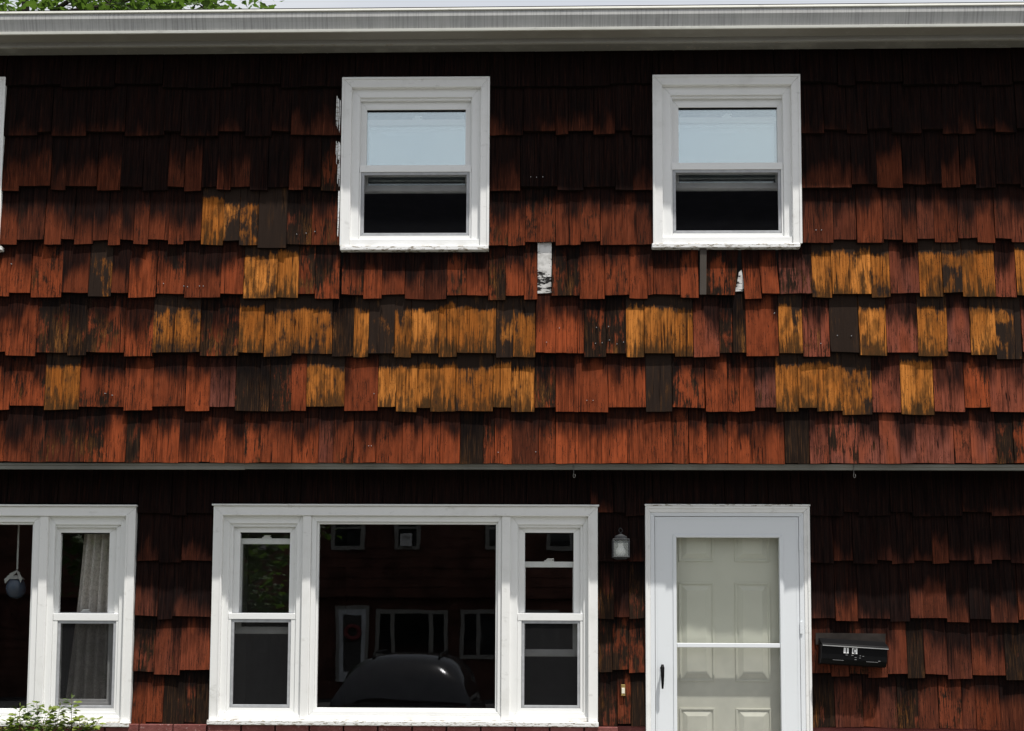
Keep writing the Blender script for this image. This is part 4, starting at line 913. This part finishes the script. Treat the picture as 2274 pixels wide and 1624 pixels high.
for tx, ty in tips:
    top = at(tx, ty, yb_ + rng.uniform(-.08, .1)); root = Vector((bush.location.x + rng.uniform(-.12, .12), yb_ + rng.uniform(-.05, .05), .12))
    midp = (root + top) / 2 + Vector((rng.uniform(-.1, .1), rng.uniform(-.08, .04), .12)); pts = []
    for k in range(9):
        s = k / 8; pts.append(root * (1 - s) ** 2 + midp * 2 * s * (1 - s) + top * s * s)
    stn.tube(pts, [.006 - .0006 * k for k in range(9)], 6)
    for k in range(95):
        s = rng.uniform(.3, .99) ** .45; q = root * (1 - s) ** 2 + midp * 2 * s * (1 - s) + top * s * s
        an = rng.uniform(0, 6.28); d = Vector((math.cos(an), math.sin(an) * .8 - .25, rng.uniform(-.25, .5)))
        q = q + d * rng.uniform(.005, .07) * (1.35 - s)
        L = rng.uniform(.026, .06) * (1.3 - .4 * s); leaf(lv, q, d, Vector((rng.uniform(-.5, .5), rng.uniform(-.8, .1), 1)), L, L * .62)
    if rng.random() < .6: bd.lathe(top, [(.0008, 0), (.004, .004), (.0045, .011), (.0015, .02), (.0004, .026)], 7)
stn.build('stem', M['stem'], bush, smooth=True)
tag(lv.build('leaves', M['rose'], bush, fixn=False), kind='stuff')
tag(bd.build('buds', M['rose'], bush, smooth=True), kind='stuff')

# ------------------------------------------------------------------ trees
def tree(name, x, y, h, cr, label, seed, nleaf=9000, zlo=.45, group=None, L0=.15, rt=.13):
    g = random.Random(seed); t = tag(empty(name, (x, y, 0.1)), label, 'tree', group)
    tr, lf = MB(), MB(); base = Vector((x, y, 0.0))
    tp = [base + Vector((g.uniform(-.1, .1) * k / 3, g.uniform(-.1, .1) * k / 3, h * .95 * k / 8)) for k in range(9)]
    tr.tube(tp, [rt * (1.25 if k == 0 else 1) * (1 - k / 9.2) + .02 for k in range(9)], 10)
    ends = []
    for k in range(26):
        s = g.uniform(zlo, .93); k0 = int(s * 8); p = tp[k0].lerp(tp[min(8, k0 + 1)], s * 8 - k0); an = k * 2.4 + g.uniform(-.4, .4)
        ln = cr * (1.1 - abs(s - .62)) * g.uniform(.65, 1.05); e = p + Vector((math.cos(an) * ln, math.sin(an) * ln, ln * g.uniform(.1, .55)))
        m_ = p.lerp(e, .5) + Vector((0, 0, -ln * .06)); tr.tube([p, m_, e], [.05, .03, .012], 6)
        for q in range(9):
            f = g.uniform(.3, 1.08); c = p.lerp(e, f) + Vector((g.gauss(0, .35), g.gauss(0, .35), g.gauss(-.05, .3))); ends.append(c)
            tr.tube([p.lerp(e, f * .85), c], [.014, .005], 5)
    for k in range(nleaf):
        c = g.choice(ends); o = Vector((g.gauss(0, .3), g.gauss(0, .3), g.gauss(-.05, .22))); an = g.uniform(0, 6.28)
        L = g.uniform(.6, 1.15) * L0
        leaf(lf, c + o, Vector((math.cos(an), math.sin(an), g.uniform(-.9, .2))), Vector((g.uniform(-.6, .6), g.uniform(-.6, .6), 1)), L, L * .95, True)
    tr.build('trunk', M['bark'], t, smooth=True); tag(lf.build('crown', M['maple'], t, fixn=False), kind='stuff'); return t
tree('maple_tree', at(72, 30, 10).x, 10.0, 13.6, 2.9, 'leafy maple behind the roof with its dark trunk nearest the picture corner', 3, 8000, .5)
tree('maple_tree', at(232, 30, 12).x, 12.0, 15.2, 3.0, 'leafy maple behind the roof whose branches reach along the gutter', 9, 8000, .5)
tree('street_tree', -7.5, -17.5, 9.0, 3.6, 'green tree across the parking lot mirrored in the window glass', 21, 9000, .22, L0=.2)

# ------------------------------------------------------------------ townhouse across the lot (seen mirrored in the glass)
opp = tag(empty('facing_townhouse', (0, -30, 0)), 'red brown townhouse across the lot mirrored in the picture window', 'townhouse')
def vt(px, py): p = at(px, py, 30.0); return p.x, p.z
YQ = -30.0
zo = vt(1200, 1800)[1]; ztop = zo + 2.75
ow = MB().box(-22, 14, YQ - 8, YQ, 0, zo + .05); ow.build('ground_floor_wall', M['oppwall'], opp)
MB().box(-22, 14, YQ - 8, YQ + .25, zo + .052, ztop).build('overhanging_wall', M['oppwall'], opp)
cr_ = MB()
for k in range(9):
    z = zo + .08 + k * .29; cr_.add([(-22, YQ + .275, z), (14, YQ + .275, z), (14, YQ + .252, z + .28), (-22, YQ + .252, z + .28), (-22, YQ + .252, z), (14, YQ + .252, z)], [(0, 3, 2, 1), (0, 1, 5, 4)])
for k in range(9):
    z = .3 + k * .29
    if z + .28 < zo: cr_.add([(-22, YQ + .025, z), (14, YQ + .025, z), (14, YQ + .002, z + .28), (-22, YQ + .002, z + .28), (-22, YQ + .002, z), (14, YQ + .002, z)], [(0, 3, 2, 1), (0, 1, 5, 4)])
tag(cr_.build('shingle_course', M['oppwall'], opp, fixn=False), kind='stuff')
MB().box(-22.3, 14.3, YQ - 8.4, YQ + .6, ztop, ztop + .16).build('eave', M['soffit'], opp)
MB().add([(-22.3, YQ + .6, ztop + .161), (14.3, YQ + .6, ztop + .161), (14.3, YQ - 4, ztop + 1.7), (-22.3, YQ - 4, ztop + 1.7), (-22.3, YQ - 8.4, ztop + .161), (14.3, YQ - 8.4, ztop + .161)], [(0, 1, 2, 3), (3, 2, 5, 4), (0, 3, 4), (1, 5, 2)]).build('roof', M['roof'], opp)
def owin(x0, x1, z0, z1, y, bars=()):
    wn = empty('window', ((x0 + x1) / 2, y, z0), opp)
    MB().ring((x0, x1, z0, z1), (x0 + .12, x1 - .12, z0 + .12, z1 - .12), y + .06, y + .0005).build('frame', M['soffit2'], wn)
    MB().box(x0 + .1, x1 - .1, y + .02, y + .03, z0 + .1, z1 - .1).build('pane', M['carglass'], wn)
    for b in bars: MB().box(b - .06, b + .06, y + .031, y + .062, z0 + .121, z1 - .121).build('mullion', M['soffit2'], wn)
    if not bars: MB().box(x0 + .121, x1 - .121, y + .031, y + .055, (z0 + z1) / 2 - .03, (z0 + z1) / 2 + .03).build('meeting_rail', M['soffit2'], wn)
    return wn
yu = YQ + .278
for a, b in ((998, 1100), (1185, 1262), (1455, 1560), (700, 800), (1640, 1720)):
    x0, z0 = vt(a, 1652); x1 = vt(b, 1652)[0]; owin(x0, x1, z0, z0 + 1.3, yu)
x0, z0 = vt(1205, 1642); x1, z1 = vt(1238, 1605)
ac = MB().ring((x0, x1, z0, z1), (x0 + .06, x1 - .06, z0 + .06, z1 - .06), yu + .3, yu + .063); ac.box(x0 + .05, x1 - .05, yu + .2, yu + .21, z0 + .05, z1 - .05)
tag(ac.build('air_conditioner', M['paint']), 'window air conditioner in the facing house, mirrored in the picture window', 'air conditioner')
yl_ = YQ + .03
x0, z1 = vt(1128, 1828); x1, z0 = vt(1342, 1975); owin(x0, x1, z0, z1, yl_, (vt(1178, 1900)[0], vt(1292, 1900)[0]))
x0, z1 = vt(1382, 1828); x1, z0 = vt(1680, 1980); owin(x0, x1, z0, z1, yl_, (vt(1436, 1900)[0], vt(1626, 1900)[0]))
x0, z1 = vt(1010, 1818); x1 = vt(1108, 1818)[0]
od = empty('door', ((x0 + x1) / 2, yl_, .5), opp)
MB().ring((x0, x1, .5, z1), (x0 + .1, x1 - .1, .5, z1 - .1), yl_ + .05, yl_ + .0005, 'LRT').build('frame', M['soffit2'], od)
MB().box(x0 + .1, x1 - .1, yl_ + .01, yl_ + .03, .5, z1 - .1).build('slab', M['roof'], od)
MB().ring((x0 + .1, x1 - .1, .5, z1 - .1), (x0 + .22, x1 - .22, .8, z1 - .25), yl_ + .045, yl_ + .031).build('leaf', M['storm'], od)
wx, wz = vt(1060, 1897)
tag(MB().tube([(wx + .2 * math.cos(q), yl_ + .1, wz + .2 * math.sin(q)) for q in [2 * math.pi * k / 18 for k in range(19)]], .07, 8).build('wreath', M['wreath'], None, smooth=True), 'round red wreath on the mirrored door across the lot', 'wreath')

# ------------------------------------------------------------------ black car parked beside the photographer (seen mirrored)
cxm = (at(985, 2000, 8.0).x + at(1440, 2000, 8.0).x) / 2; wc = .97
car = tag(empty('parked_car', (cxm, -9.8, 0.004)), 'black estate car with roof rails mirrored in the picture window', 'car')
def loft(m, stations):
    n = None; base = len(m.v)
    for y, w_, z0, z1, tw, ex in stations:
        ring = []
        for k in range(20):
            an = 2 * math.pi * (k + .5) / 20; c_, s_ = math.cos(an), math.sin(an)
            xx = math.copysign(abs(c_) ** ex, c_); zz_ = math.copysign(abs(s_) ** ex, s_)
            zc_ = (z0 + z1) / 2 + (z1 - z0) / 2 * zz_; f = (zc_ - z0) / (z1 - z0)
            ring.append((cxm + xx * (w_ * (1 - f) + w_ * tw * f), y, zc_))
        m.v += ring
    ns = len(stations)
    for j in range(ns - 1):
        for k in range(20): m.f.append((base + j*20 + k, base + j*20 + (k+1) % 20, base + (j+1)*20 + (k+1) % 20, base + (j+1)*20 + k))
    m.f.append(tuple(base + k for k in range(20))); m.f.append(tuple(base + (ns-1)*20 + k for k in range(19, -1, -1))); return m
Y0c = -7.5
loft(MB(), [(Y0c, wc * .82, .38, .95, .95, .4), (Y0c - .12, wc * .96, .3, 1.04, .95, .4), (Y0c - .8, wc, .28, 1.06, .95, .4), (Y0c - 3.3, wc, .28, 1.02, .94, .4), (Y0c - 4.2, wc * .96, .3, .95, .9, .4), (Y0c - 4.6, wc * .8, .4, .8, .85, .45)]).build('body', M['carp'], car, smooth=True)
loft(MB(), [(Y0c - .12, wc * .92, .94, 1.12, .95, .5), (Y0c - .42, wc * .97, .94, 1.52, .68, .62), (Y0c - .75, wc * 1.0, .94, 1.63, .66, .62), (Y0c - 2.2, wc * 1.0, .94, 1.66, .66, .62), (Y0c - 2.7, wc * .98, .94, 1.58, .67, .62), (Y0c - 3.4, wc * .88, .96, 1.04, .9, .45)]).build('cabin', M['carp'], car, smooth=True)
for sx in (-1, 1):
    MB().tube([(cxm + sx * .41, Y0c - .7, 1.585), (cxm + sx * .42, Y0c - .85, 1.655), (cxm + sx * .42, Y0c - 2.1, 1.675), (cxm + sx * .41, Y0c - 2.3, 1.6)], .016, 8).build('roof_rail', M['black'], car, smooth=True)
    MB().box(cxm + sx * .8 - .07, cxm + sx * .8 + .07, Y0c - .06, Y0c + .012, .74, .98).build('tail_light', M['taillight'], car, .02)
    for yy in (Y0c - .85, Y0c - 3.6):
        wlp = empty('wheel', (cxm + sx * .82, yy, .01), car)
        MB().tube([(cxm + sx * .94, yy, .33), (cxm + sx * .74, yy, .33)], .325, 24).build('tyre', M['tyre'], wlp, .03)
        MB().tube([(cxm + sx * .955, yy, .33), (cxm + sx * .9, yy, .33)], .21, 20).build('rim', M['rim'], wlp, .01)
MB().add([(cxm - .62, Y0c - .175, 1.14), (cxm + .62, Y0c - .175, 1.14), (cxm + .56, Y0c - .425, 1.47), (cxm - .56, Y0c - .425, 1.47)], [(0, 1, 2, 3)]).build('rear_window', M['carglass'], car)
